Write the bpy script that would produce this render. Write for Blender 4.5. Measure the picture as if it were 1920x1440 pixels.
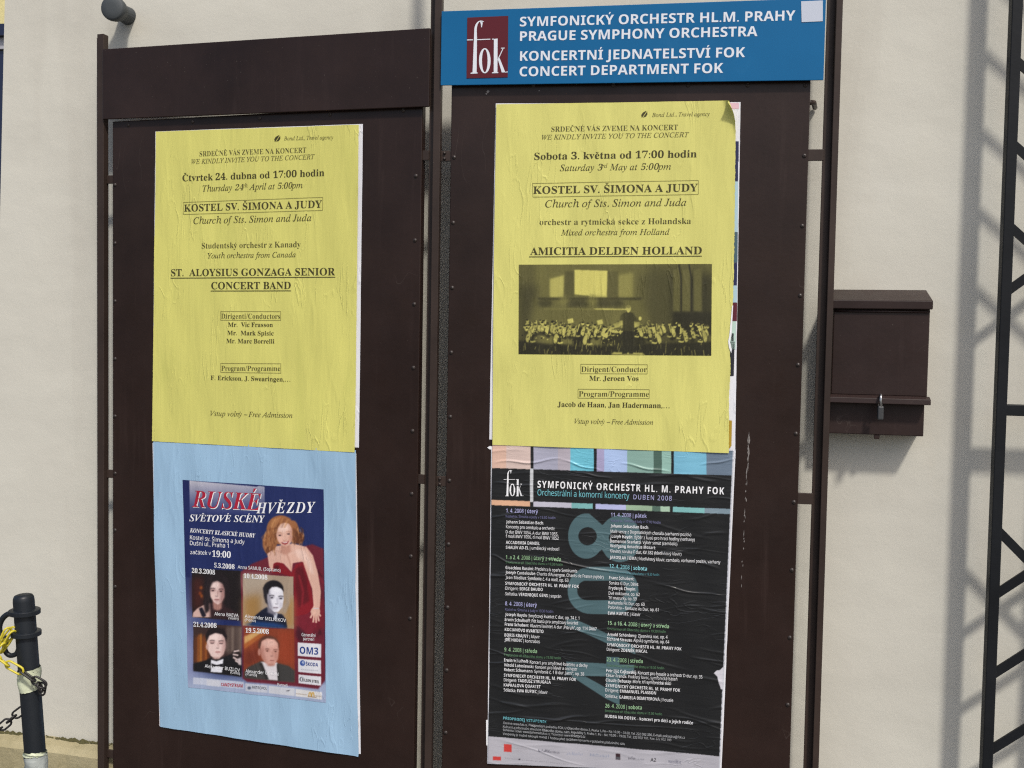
import bpy, math, random, unicodedata
import numpy as np
from mathutils import Vector, Matrix

for _o in list(bpy.data.objects):
    bpy.data.objects.remove(_o)
S = bpy.context.scene
COL = S.collection
RNG = random.Random(7)

# ---------------------------------------------------------------- camera, sky, sun, exposure
F_PX, PITCH, ROLL = 1900.0, math.radians(2.6), math.radians(1.0)
EYE = Vector((0.0, 0.0, 1.62))
_fw = Vector((0, math.cos(PITCH), -math.sin(PITCH)))
_up0 = Vector((0, math.sin(PITCH), math.cos(PITCH)))
_x0 = Vector((1, 0, 0))
CR = _x0 * math.cos(ROLL) + _up0 * math.sin(ROLL)
CU = -_x0 * math.sin(ROLL) + _up0 * math.cos(ROLL)
cam_data = bpy.data.cameras.new("camera")
cam_data.sensor_width = 36.0
cam_data.lens = 36.0 * F_PX / 1920.0
cam_data.clip_start, cam_data.clip_end = 0.05, 1200
cam = bpy.data.objects.new("camera", cam_data)
COL.objects.link(cam)
cam.matrix_world = Matrix(((CR.x, CU.x, -_fw.x, EYE.x), (CR.y, CU.y, -_fw.y, EYE.y),
                           (CR.z, CU.z, -_fw.z, EYE.z), (0, 0, 0, 1)))
S.camera = cam

WALL_YAW = math.radians(12.5)
_wt = Vector((math.cos(WALL_YAW), -math.sin(WALL_YAW), 0))
_wn = Vector((math.sin(WALL_YAW), math.cos(WALL_YAW), 0))
sun_dir = (_wn * 1.0 - _wt * 0.68 + Vector((0, 0, -1.46))).normalized()
sd = bpy.data.lights.new("sun", 'SUN')
sd.energy, sd.angle, sd.color = 2.95, math.radians(5.0), (1.0, 0.95, 0.86)
sun = bpy.data.objects.new("sun", sd)
COL.objects.link(sun)
sun.location = (3, -4, 6)
sun.rotation_euler = (-sun_dir).to_track_quat('Z', 'Y').to_euler()

world = bpy.data.worlds.new("World")
S.world = world
world.use_nodes = True
_nt = world.node_tree
sky = _nt.nodes.new('ShaderNodeTexSky')
sky.sky_type = 'NISHITA'
sky.sun_disc = False
sky.sun_elevation = math.asin(-sun_dir.z)
sky.sun_rotation = math.atan2(-sun_dir.x, -sun_dir.y)
sky.dust_density = 3.0
_bg = _nt.nodes['Background']
_bg.inputs['Strength'].default_value = 0.138
_nt.links.new(sky.outputs[0], _bg.inputs['Color'])
S.view_settings.view_transform = 'Standard'
S.view_settings.look = 'None'
S.view_settings.gamma = 1.0
S.view_settings.exposure = 0.0
S.cycles.filter_width = 1.2
S.cycles.use_denoising = False
S.cycles.use_adaptive_sampling = False

# ---------------------------------------------------------------- geometry helpers
def ray(px, py):
    return _fw + CR * ((px - 960.0) / F_PX) + CU * ((720.0 - py) / F_PX)

class Plane:
    """a vertical plane through p0, turned by yaw; local x runs right, y into the wall, z up"""
    def __init__(self, p0, yaw):
        self.p0 = Vector((p0.x, p0.y, 0))
        self.yaw = yaw
        self.t = Vector((math.cos(yaw), -math.sin(yaw), 0))
        self.n = Vector((math.sin(yaw), math.cos(yaw), 0))
    def at(self, px, py, off=0.0):
        d = ray(px, py)
        k = (self.p0 - self.n * off - EYE).dot(self.n) / d.dot(self.n)
        w = EYE + d * k
        return ((w - self.p0).dot(self.t), w.z)
    def quad(self, pts, off=0.0):
        return [self.at(x, y, off) for x, y in pts]

P0 = EYE + ray(815, 640) * 2.45
PL = Plane(P0, math.radians(17.0))        # left notice board
PR = Plane(P0, math.radians(9.0))         # right notice board
PW = Plane(P0 + _wn * 0.150, WALL_YAW)    # the wall behind

def srgb(r, g, b, k=1.0):
    f = lambda c: ((c / 255.0) / 12.92 if c <= 10 else ((c / 255.0 + 0.055) / 1.055) ** 2.4) * k
    return (f(r), f(g), f(b))

class MB:
    def __init__(self):
        self.v, self.f, self.m = [], [], []
    def quadface(self, a, b, c, d, mi=0):
        n = len(self.v)
        self.v += [a, b, c, d]
        self.f.append((n, n + 1, n + 2, n + 3)); self.m.append(mi)
    def prism(self, pts, y0, y1, mi=0):
        """polygon (u,z) points, counter-clockwise seen from the front, front at y0, back at y1"""
        n, k = len(self.v), len(pts)
        self.v += [(u, y0, z) for u, z in pts] + [(u, y1, z) for u, z in pts]
        self.f.append(tuple(range(n, n + k))); self.m.append(mi)
        self.f.append(tuple(range(n + 2 * k - 1, n + k - 1, -1))); self.m.append(mi)
        for i in range(k):
            j = (i + 1) % k
            self.f.append((n + i, n + k + i, n + k + j, n + j)); self.m.append(mi)
    def box(self, u0, u1, y0, y1, z0, z1, mi=0):
        self.prism([(u0, z0), (u1, z0), (u1, z1), (u0, z1)], y0, y1, mi)
    def tube(self, path, radii, seg=12, closed=False, cap=True, mi=0):
        path = [Vector(p) for p in path]
        k = len(path)
        if not hasattr(radii, '__len__'):
            radii = [radii] * k
        base = len(self.v)
        prev = None
        for i, p in enumerate(path):
            a = path[(i - 1) % k] if (closed or i > 0) else p
            b = path[(i + 1) % k] if (closed or i < k - 1) else p
            t = (b - a).normalized()
            if prev is None:
                r = t.cross(Vector((0.3, 0.2, 1)) if abs(t.z) < 0.9 else Vector((1, 0.1, 0))).normalized()
            else:
                r = (prev - t * prev.dot(t)).normalized()
            prev = r
            s = t.cross(r)
            for q in range(seg):
                an = 2 * math.pi * q / seg
                self.v.append(tuple(p + (r * math.cos(an) + s * math.sin(an)) * radii[i]))
        for i in range(k if closed else k - 1):
            j = (i + 1) % k
            for q in range(seg):
                w = (q + 1) % seg
                self.f.append((base + i * seg + q, base + i * seg + w, base + j * seg + w, base + j * seg + q)); self.m.append(mi)
        if cap and not closed:
            self.f.append(tuple(base + q for q in range(seg - 1, -1, -1))); self.m.append(mi)
            self.f.append(tuple(base + (k - 1) * seg + q for q in range(seg))); self.m.append(mi)
    def build(self, name, mats, parent=None, org=(0, 0, 0), smooth=False, bevel=0.0):
        me = bpy.data.meshes.new(name)
        o = Vector(org)
        me.from_pydata([tuple(Vector(p) - o) for p in self.v], [], self.f)
        if not isinstance(mats, (list, tuple)):
            mats = [mats]
        for m in mats:
            me.materials.append(m)
        if len(mats) > 1:
            me.polygons.foreach_set('material_index', self.m)
        if smooth:
            me.polygons.foreach_set('use_smooth', [True] * len(me.polygons))
        me.update()
        ob = bpy.data.objects.new(name, me)
        COL.objects.link(ob)
        if parent:
            ob.parent = parent
        if bevel:
            md = ob.modifiers.new("bevel", 'BEVEL')
            md.width, md.segments, md.limit_method = bevel, 2, 'ANGLE'
        return ob

def tag(o, label=None, cat=None, group=None, kind=None):
    if label: o['label'] = label
    if cat: o['category'] = cat
    if group: o['group'] = group
    if kind: o['kind'] = kind
    return o

class Thing:
    """an Empty at the base of a thing standing on / lying in a plane; parts are given in plane coordinates"""
    def __init__(self, name, plane, u0, z0, y0=0.0):
        e = bpy.data.objects.new(name, None)
        COL.objects.link(e)
        e.empty_display_size = 0.1
        e.location = plane.p0 + plane.t * u0 + plane.n * y0 + Vector((0, 0, z0))
        e.rotation_euler = (0, 0, -plane.yaw)
        self.e, self.org, self.plane = e, (u0, y0, z0), plane
    def part(self, name, mb, mats, parent=None, **kw):
        return mb.build(name, mats, parent or self.e, self.org, **kw)

# ---------------------------------------------------------------- materials
def mat(name, base, rough=0.6, spec=0.5, metallic=0.0, coat=0.0):
    m = bpy.data.materials.new(name)
    m.use_nodes = True
    b = m.node_tree.nodes['Principled BSDF']
    b.inputs['Base Color'].default_value = (*base, 1)
    b.inputs['Roughness'].default_value = rough
    b.inputs['Specular IOR Level'].default_value = spec
    b.inputs['Metallic'].default_value = metallic
    b.inputs['Coat Weight'].default_value = coat
    return m

class NT:
    def __init__(self, m):
        self.t = m.node_tree
        self.b = self.t.nodes['Principled BSDF']
    def n(self, kind, **kw):
        nd = self.t.nodes.new(kind)
        for k, v in kw.items():
            if k in ('loc',):
                continue
            setattr(nd, k, v)
        return nd
    def link(self, a, b):
        self.t.links.new(a, b)
    def coords(self, scale=(1, 1, 1)):
        tc = self.n('ShaderNodeTexCoord')
        mp = self.n('ShaderNodeMapping')
        mp.inputs['Scale'].default_value = scale
        self.link(tc.outputs['Object'], mp.inputs['Vector'])
        return mp.outputs[0]
    def noise(self, vec, scale, detail=4, rough=0.55, dist=0.0):
        nz = self.n('ShaderNodeTexNoise')
        nz.inputs['Scale'].default_value = scale
        nz.inputs['Detail'].default_value = detail
        nz.inputs['Roughness'].default_value = rough
        nz.inputs['Distortion'].default_value = dist
        self.link(vec, nz.inputs['Vector'])
        return nz.outputs['Fac']
    def ramp(self, fac, stops):
        r = self.n('ShaderNodeValToRGB')
        el = r.color_ramp.elements
        while len(el) > 1:
            el.remove(el[-1])
        for i, (p, c) in enumerate(stops):
            e = el[0] if i == 0 else el.new(p)
            e.position = p
            e.color = (*c, 1) if len(c) == 3 else c
        self.link(fac, r.inputs[0])
        return r.outputs[0]
    def mix(self, a, b, fac, mode='MIX'):
        mx = self.n('ShaderNodeMix', data_type='RGBA', blend_type=mode)
        for s, v in ((mx.inputs[6], a), (mx.inputs[7], b)):
            if isinstance(v, tuple):
                s.default_value = (*v, 1)
            else:
                self.link(v, s)
        if isinstance(fac, float):
            mx.inputs[0].default_value = fac
        else:
            self.link(fac, mx.inputs[0])
        return mx.outputs[2]
    def bump(self, h, strength, dist=0.01, prev=None):
        bp = self.n('ShaderNodeBump')
        bp.inputs['Strength'].default_value = strength
        bp.inputs['Distance'].default_value = dist
        self.link(h, bp.inputs['Height'])
        if prev is not None:
            self.link(prev, bp.inputs['Normal'])
        return bp.outputs[0]
    def base(self, c): self.link(c, self.b.inputs['Base Color'])
    def norm(self, n_): self.link(n_, self.b.inputs['Normal'])
    def rough(self, r): self.link(r, self.b.inputs['Roughness'])

def m_wall():
    m = mat("painted_plaster", (0.56, 0.54, 0.48), 0.85, 0.3)
    t = NT(m); v = t.coords()
    big = t.noise(v, 1.3, 5, 0.6)
    c = t.ramp(big, [(0.30, (0.520, 0.50, 0.440)), (0.55, (0.568, 0.55, 0.484)), (0.75, (0.590, 0.575, 0.515))])
    blot = t.noise(t.coords((1, 1, 0.5)), 5.5, 6, 0.65, 0.4)
    c = t.mix(c, (0.50, 0.455, 0.38), t.ramp(blot, [(0.60, (0, 0, 0)), (0.80, (0.35, 0.35, 0.35))]))
    fine = t.noise(v, 60, 3, 0.6)
    c = t.mix(c, (0.47, 0.44, 0.38), t.ramp(fine, [(0.66, (0, 0, 0)), (0.80, (0.30, 0.30, 0.30))]))
    wide = t.noise(t.coords((1.6, 1, 0.22)), 3.2, 5, 0.6, 0.5)
    c = t.mix(c, (0.455, 0.43, 0.375), t.ramp(wide, [(0.55, (0, 0, 0)), (0.78, (0.55, 0.55, 0.55))]))
    # hairline scratches and pits
    sc = t.noise(t.coords((1, 1, 2.6)), 9, 2, 0.4, 1.6)
    line = t.ramp(sc, [(0.490, (0, 0, 0)), (0.4995, (1, 1, 1)), (0.508, (0, 0, 0))])
    gate = t.ramp(t.noise(v, 3.1, 2), [(0.66, (0, 0, 0)), (0.74, (0.40, 0.40, 0.40))])
    g2 = t.mix(line, gate, 1.0, 'MULTIPLY')
    c = t.mix(c, (0.36, 0.33, 0.28), g2)
    t.base(c)
    h1 = t.noise(v, 13, 6, 0.62)
    h2 = t.noise(v, 120, 3, 0.6)
    nb = t.bump(h1, 0.16, 0.008)
    nb = t.bump(h2, 0.14, 0.0015, nb)
    nb = t.bump(t.noise(t.coords((1, 1, 1.4)), 2.3, 3, 0.5), 0.30, 0.03, nb)
    nb = t.bump(g2, 0.5, 0.002, nb)
    t.norm(nb)
    return m

def m_paint(name, base, rough=0.42, spec=0.5, speck=True):
    """brown / black metal paint: slight orange peel, dust and grime"""
    m = mat(name, base, rough, spec)
    t = NT(m); v = t.coords()
    n1 = t.noise(v, 4.0, 6, 0.65)
    hi = tuple(min(1, c * 1.35 + 0.002) for c in base)
    lo = tuple(c * 0.8 for c in base)
    c = t.ramp(n1, [(0.3, lo), (0.7, hi)])
    if speck:
        d = t.noise(v, 260, 2, 0.5)
        c = t.mix(c, (0.16, 0.14, 0.12), t.ramp(d, [(0.74, (0, 0, 0)), (0.80, (0.55, 0.55, 0.55))]))
    if speck:
        st = t.noise(t.coords((1, 1, 0.06)), 34, 4, 0.6, 0.3)
        gt = t.ramp(t.noise(v, 2.6, 3), [(0.45, (0, 0, 0)), (0.7, (1, 1, 1))])
        c = t.mix(c, tuple(x * 2.1 + 0.012 for x in base), t.mix(t.ramp(st, [(0.56, (0, 0, 0)), (0.74, (0.5, 0.5, 0.5))]), gt, 1.0, 'MULTIPLY'))
        sc = t.noise(t.coords((1, 1, 0.5)), 6, 2, 0.4, 2.2)
        ln = t.ramp(sc, [(0.4965, (0, 0, 0)), (0.4995, (1, 1, 1)), (0.5025, (0, 0, 0))])
        g3 = t.ramp(t.noise(v, 4.2, 2), [(0.60, (0, 0, 0)), (0.66, (0.45, 0.45, 0.45))])
        c = t.mix(c, (0.10, 0.08, 0.07), t.mix(ln, g3, 1.0, 'MULTIPLY'))
    t.base(c)
    r = t.ramp(t.noise(v, 7, 5, 0.7), [(0.3, (rough - 0.07,) * 3), (0.7, (rough + 0.12,) * 3)])
    t.rough(r)
    nb = t.bump(t.noise(v, 90, 2, 0.5), 0.10, 0.002)
    nb = t.bump(t.noise(v, 2.2, 2, 0.5), 0.10, 0.02, nb)
    t.norm(nb)
    return m

def m_paper(name, base, stain=None, rough=0.7, vert=True, grime=0.25, bump=1.0, attr=None, spec=0.35):
    m = mat(name, base, rough, spec)
    t = NT(m)
    if attr:
        a = t.n('ShaderNodeVertexColor'); a.layer_name = attr
        c = a.outputs['Color']
    else:
        v0 = t.coords((1, 1, 0.35) if vert else (1, 1, 1))
        n = t.noise(v0, 7, 5, 0.6)
        dk = tuple(x * (1 - 0.10 * grime * 4) for x in base)
        c = t.ramp(n, [(0.35, dk), (0.62, base)])
        if stain:
            n2 = t.noise(t.coords((1, 1, 0.25)), 11, 5, 0.65, 0.5)
            c = t.mix(c, stain, t.ramp(n2, [(0.55, (0, 0, 0)), (0.75, (0.55, 0.55, 0.55))]))
    t.base(c)
    s1 = (1, 1, 0.12) if vert else (0.16, 1, 1)
    s2 = (1, 1, 0.22) if vert else (0.3, 1, 1.0)
    nb = t.bump(t.noise(t.coords(s1), 42, 3, 0.55, 0.6), 0.35 * bump, 0.004)
    cr = t.noise(t.coords(s2), 26, 2, 0.5, 1.1)
    ridge = t.ramp(cr, [(0.47, (0, 0, 0)), (0.50, (1, 1, 1)), (0.53, (0, 0, 0))])
    gate = t.ramp(t.noise(t.coords((1.2, 1, 1)), 6.5, 2, 0.5), [(0.50, (0, 0, 0)), (0.62, (1, 1, 1))])
    nb = t.bump(t.mix(ridge, gate, 1.0, 'MULTIPLY'), 0.5 * bump, 0.0016, nb)
    nb = t.bump(t.noise(t.coords(), 420, 2, 0.5), 0.08, 0.0006, nb)
    t.norm(nb)
    return m

M = {}
M['wall'] = m_wall()
M['brown'] = m_paint("brown_metal_paint", (0.0190, 0.0098, 0.0078), 0.30, 0.25)
M['brown_post'] = m_paint("brown_post_paint", (0.032, 0.021, 0.017), 0.42, 0.25)
M['brown_box'] = m_paint("brown_box_paint", (0.0215, 0.0118, 0.0105), 0.38, 0.25)
M['black_steel'] = m_paint("black_steel_paint", (0.0065, 0.0075, 0.0095), 0.45, 0.2, speck=False)
M['grey_cast'] = m_paint("grey_cast_paint", (0.040, 0.046, 0.050), 0.6, speck=False)
M['rivet'] = mat("rivet_metal", (0.034, 0.025, 0.022), 0.40, 0.4, 0.0)
M['steel'] = mat("bare_steel", (0.42, 0.42, 0.42), 0.28, 0.5, 1.0)
M['lock'] = mat("lock_metal", (0.07, 0.072, 0.075), 0.42, 0.4, 0.5)
M['yellow_paper'] = m_paper("yellow_paper", (0.635, 0.605, 0.165), (0.52, 0.515, 0.130), 0.72)
M['yellow_paper2'] = m_paper("yellow_paper_weathered", (0.635, 0.605, 0.180), (0.49, 0.47, 0.135), 0.72)
M['blue_paper'] = m_paper("pale_blue_paper", (0.310, 0.482, 0.655), (0.270, 0.425, 0.575), 0.68, bump=0.75)
M['white_paper'] = m_paper("white_paper", (0.74, 0.74, 0.78), None, 0.7)
M['print_paper'] = m_paper("printed_paper", (0.5, 0.5, 0.5), attr="print", rough=0.42, spec=0.5, bump=0.6)
M['photo_paper'] = m_paper("photocopied_picture", (0.5, 0.5, 0.5), attr="print", rough=0.7)
M['gloss_print'] = m_paper("glossy_printed_paper", (0.1, 0.1, 0.1), attr="print", rough=0.36, vert=False, spec=0.5, bump=0.75)

def m_ink(name, base, rough=0.65):
    return mat(name, base, rough, 0.3)
M['ink'] = m_ink("black_ink_on_yellow", (0.052, 0.045, 0.014))
M['ink_mid'] = m_ink("grey_ink_on_yellow", (0.078, 0.069, 0.021))
M['ink_soft'] = m_ink("thin_black_ink_on_yellow", (0.095, 0.085, 0.026))
M['ink_line'] = m_ink("hairline_ink", (0.24, 0.22, 0.06))
M['ink_white'] = m_ink("white_ink", (0.80, 0.80, 0.82))
M['ink_grey'] = m_ink("grey_white_ink", (0.42, 0.43, 0.45))
M['ink_lilac'] = m_ink("lilac_ink", srgb(172, 172, 214))
M['ink_lilac_dim'] = m_ink("dim_lilac_ink", srgb(112, 112, 150))
M['ink_green'] = m_ink("green_ink", srgb(150, 188, 146))
M['ink_green_dim'] = m_ink("dim_green_ink", srgb(92, 130, 98))
M['ink_cyan'] = m_ink("cyan_ink", srgb(140, 205, 215))
M['ink_cyan_dim'] = m_ink("dim_cyan_ink", srgb(85, 140, 150))
M['ink_teal'] = m_ink("teal_ink", srgb(110, 180, 190))
M['ink_red'] = m_ink("crimson_ink", srgb(165, 30, 55))
M['ink_navy'] = m_ink("navy_ink", srgb(35, 60, 130))
M['ink_black'] = m_ink("black_ink", srgb(45, 42, 45))
M['vinyl_white'] = mat("white_vinyl", (0.66, 0.69, 0.75), 0.5, 0.25)

def m_signblue():
    m = mat("blue_sign_enamel", (0.017, 0.125, 0.275), 0.35, 0.15)
    t = NT(m); v = t.coords()
    n = t.noise(v, 3.0, 5, 0.6)
    c = t.ramp(n, [(0.3, (0.0070, 0.104, 0.255)), (0.7, (0.0090, 0.122, 0.292))])
    s = t.noise(t.coords((1, 1, 0.4)), 14, 5, 0.7, 0.8)
    c = t.mix(c, (0.020, 0.140, 0.305), t.ramp(s, [(0.58, (0, 0, 0)), (0.75, (0.45, 0.45, 0.45))]))
    t.base(c)
    t.norm(t.bump(t.noise(v, 3.5, 2), 0.12, 0.02))
    return m
M['sign_blue'] = m_signblue()
M['maroon'] = mat("maroon_enamel", srgb(88, 34, 42), 0.4, 0.15)
M['sticker'] = mat("grey_white_sticker", (0.47, 0.51, 0.60), 0.5)
M['plastic_black'] = m_paint("black_plastic", (0.009, 0.0115, 0.0155), 0.42, 0.35, speck=False)
M['chain_yellow'] = mat("yellow_plastic", (0.56, 0.47, 0.035), 0.45)
M['chain_black'] = mat("black_chain_plastic", (0.018, 0.016, 0.016), 0.5)
M['tape'] = m_paper("pale_yellow_tape", (0.52, 0.55, 0.40), (0.42, 0.46, 0.22), 0.45, vert=False)
M['tape_grey'] = m_paper("grey_white_tape", (0.36, 0.385, 0.37), (0.33, 0.37, 0.22), 0.45, vert=False, bump=2.5)

def m_stone(name, a, b, dark):
    m = mat(name, a, 0.9, 0.3)
    t = NT(m); v = t.coords()
    c = t.ramp(t.noise(v, 6, 6, 0.65), [(0.3, b), (0.65, a)])
    c = t.mix(c, dark, t.ramp(t.noise(v, 22, 5, 0.7), [(0.52, (0, 0, 0)), (0.75, (0.7, 0.7, 0.7))]))
    t.base(c)
    t.norm(t.bump(t.noise(v, 50, 5, 0.7), 0.5, 0.006))
    return m
M['plinth'] = m_stone("weathered_stone", (0.40, 0.35, 0.22), (0.30, 0.26, 0.15), (0.17, 0.15, 0.07))
M['moss'] = m_stone("moss", (0.095, 0.085, 0.035), (0.065, 0.060, 0.024), (0.045, 0.040, 0.018))

def m_paving():
    m = mat("stone_paving", (0.3, 0.29, 0.27), 0.85, 0.3)
    t = NT(m); v = t.coords()
    br = t.n('ShaderNodeTexBrick')
    br.inputs['Scale'].default_value = 3.0
    br.inputs['Mortar Size'].default_value = 0.02
    br.inputs['Color1'].default_value = (0.17, 0.165, 0.155, 1)
    br.inputs['Color2'].default_value = (0.13, 0.127, 0.12, 1)
    br.inputs['Mortar'].default_value = (0.06, 0.058, 0.052, 1)
    t.link(v, br.inputs['Vector'])
    c = t.mix(br.outputs['Color'], (0.09, 0.087, 0.08), t.ramp(t.noise(v, 5, 5), [(0.5, (0, 0, 0)), (0.8, (0.5, 0.5, 0.5))]))
    t.base(c)
    t.norm(t.bump(br.outputs['Fac'], -0.4, 0.01))
    return m
M['paving'] = m_paving()
M['house_yellow'] = m_stone("yellow_render", (0.68, 0.60, 0.30), (0.62, 0.55, 0.27), (0.55, 0.48, 0.24))
M['shop_frame'] = mat("grey_stone_band", (0.38, 0.38, 0.42), 0.7)
M['glass_dark'] = mat("dark_shop_glass", (0.012, 0.016, 0.045), 0.15)

# ---------------------------------------------------------------- lettering
def _map(c, up, lo, dg):
    if up and 'A' <= c <= 'Z': return chr(up + ord(c) - 65)
    if lo and 'a' <= c <= 'z':
        return '\u210e' if (lo == 0x1D44E and c == 'h') else chr(lo + ord(c) - 97)
    if dg and c.isdigit(): return chr(dg + ord(c) - 48)
    return c
STY = {'SB': (0x1D400, 0x1D41A, 0x1D7CE), 'SR': (0x1D400, 0x1D41A, 0x1D7CE), 'SI': (0x1D434, 0x1D44E, 0x1D7CE), 'BI': (0x1D468, 0x1D482, 0x1D7CE),
       'GM': (0x1D5D4, 0x1D5EE, 0x1D7EC), 'GB': (0x1D5D4, 0x1D5EE, 0x1D7EC), 'GR': (0x1D5A0, 0x1D5BA, 0x1D7E2)}
GLYPH = {}
def load_glyphs():
    """outline of every needed character, with its own set width"""
    chars = [chr(c) for c in range(33, 127)] + ['\u2013', '\u2026', '\u201e', '\u201c']
    made = []
    def text_ob(body, off=0.0):
        cu = bpy.data.curves.new("g", 'FONT')
        cu.body, cu.resolution_u, cu.offset = body, 3, off
        ob = bpy.data.objects.new("g", cu)
        COL.objects.link(ob)
        return ob
    for st, (u, l, d) in STY.items():
        off = {'SR': -0.008, 'SI': -0.014, 'GM': -0.013}.get(st, 0.0)
        Hc = _map('H', u, l, d)
        made.append((st, '', None, text_ob(Hc + Hc)))
        for ch in chars:
            o = off if (st in ('SR', 'GM') or (st == 'SI' and ch.isdigit())) else 0.0
            made.append((st, ch, text_ob(_map(ch, u, l, d), o), text_ob(Hc + _map(ch, u, l, d) + Hc)))
    bpy.context.view_layer.update()
    dg = bpy.context.evaluated_depsgraph_get()
    hh = {}
    for st, ch, ob, wide in made:
        bb = [c[0] for c in wide.bound_box]
        w = max(bb) - min(bb)
        if ob is None:
            hh[st] = w; continue
        ev = ob.evaluated_get(dg)
        me = ev.to_mesh()
        vs = np.zeros(len(me.vertices) * 3)
        me.vertices.foreach_get('co', vs)
        vs = vs.reshape(-1, 3)[:, :2].copy()
        fs = [tuple(p.vertices) for p in me.polygons]
        ev.to_mesh_clear()
        if len(vs):
            if st in ('SI', 'BI') and not ch.isalpha():     # upright figures and stops lean with the italic
                vs[:, 0] += 0.2 * vs[:, 1]
            GLYPH[(st, ch)] = (vs, fs, max(0.1, w - hh[st]))
    for st, ch, ob, wide in made:
        for o in (ob, wide):
            if o is not None:
                cu = o.data
                bpy.data.objects.remove(o)
                bpy.data.curves.remove(cu)
load_glyphs()

def _accent(kind, st):
    w = 0.055 if st in ('SB', 'BI', 'GB', 'GM') else 0.04
    if kind == '\u030c':
        L = [(-0.13, 0.13), (-0.03, 0), (0, 0), (0, 0.055), (-0.13 + 1.5 * w, 0.13)]
        return [L, [(-x, y) for x, y in L[::-1]]]
    if kind == '\u0301':
        return [[(-0.06, 0), (-0.06 + w, 0), (0.10, 0.15), (0.10 - 2.2 * w, 0.15)]]
    if kind == '\u030a':
        out = []
        for k in range(10):
            a, b = k * 0.628, (k + 1) * 0.628
            out.append([(0.09 * math.cos(a), 0.07 + 0.09 * math.sin(a)), (0.09 * math.cos(b), 0.07 + 0.09 * math.sin(b)),
                        (0.05 * math.cos(b), 0.07 + 0.05 * math.sin(b)), (0.05 * math.cos(a), 0.07 + 0.05 * math.sin(a))])
        return out
    if kind == '\u0308':
        return [[(x - 0.035, 0.02), (x + 0.035, 0.02), (x + 0.035, 0.1), (x - 0.035, 0.1)] for x in (-0.08, 0.08)]
    return []

def layout(text, style, track=0.0):
    """-> (verts Nx2, faces, x0, x1, capheight); '{GB}' switches style, '^' toggles superscript"""
    V, Fc, x, st, sup = [], [], 0.0, style, False
    n = 0
    xmin, xmax = None, 0.0
    i = 0
    cap = GLYPH[(style, 'H')][0][:, 1].max()
    while i < len(text):
        ch = text[i]
        if ch == '{':
            st = text[i + 1:i + 3]; i += 4; continue
        i += 1
        if ch == '^':
            sup = not sup; continue
        if ch == ' ':
            x += 0.27 + track; continue
        ch = {'ł': 'l', '’': "'", '“': '"', '„': ','}.get(ch, ch)
        dec = unicodedata.normalize('NFD', ch) if len(unicodedata.normalize('NFD', ch)) > 1 else ch
        g = GLYPH.get((st, dec[0]))
        if g is None:
            x += 0.3; continue
        vs, fs, adv = g
        fs_use = fs
        if len(dec) > 1 and dec[0] in 'i':
            fs_use = [f for f in fs if min(vs[k][1] for k in f) < 0.55]
        sc, dy = (0.62, 0.30) if sup else (1.0, 0.0)
        gx0, gx1 = vs[:, 0].min(), vs[:, 0].max()
        V.append(vs * sc + np.array([x, dy]))
        Fc += [tuple(k + n for k in f) for f in fs_use]
        n += len(vs)
        if len(dec) > 1:
            used = sorted({k for f in fs_use for k in f})
            top = vs[used][:, 1].max()
            cx = vs[used][:, 0].mean() if dec[0] in 'i' else (gx0 + gx1) / 2
            lean = 0.22 * 0.1 if st in ('SI', 'BI') else 0.0
            if dec[1] == '\u030c' and dec[0] in 'dt':
                cx, top = gx1 + 0.02, top - 0.15
            for poly in _accent(dec[1], st):
                V.append(np.array([(cx + lean + a, top + 0.045 + b) for a, b in poly]) * sc + np.array([x, dy]))
                Fc.append(tuple(range(n, n + len(poly))))
                n += len(poly)
        if xmin is None:
            xmin = x + gx0 * sc
        xmax = x + gx1 * sc
        x += (adv + track) * sc
    return np.concatenate(V), Fc, xmin, xmax, cap

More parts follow.
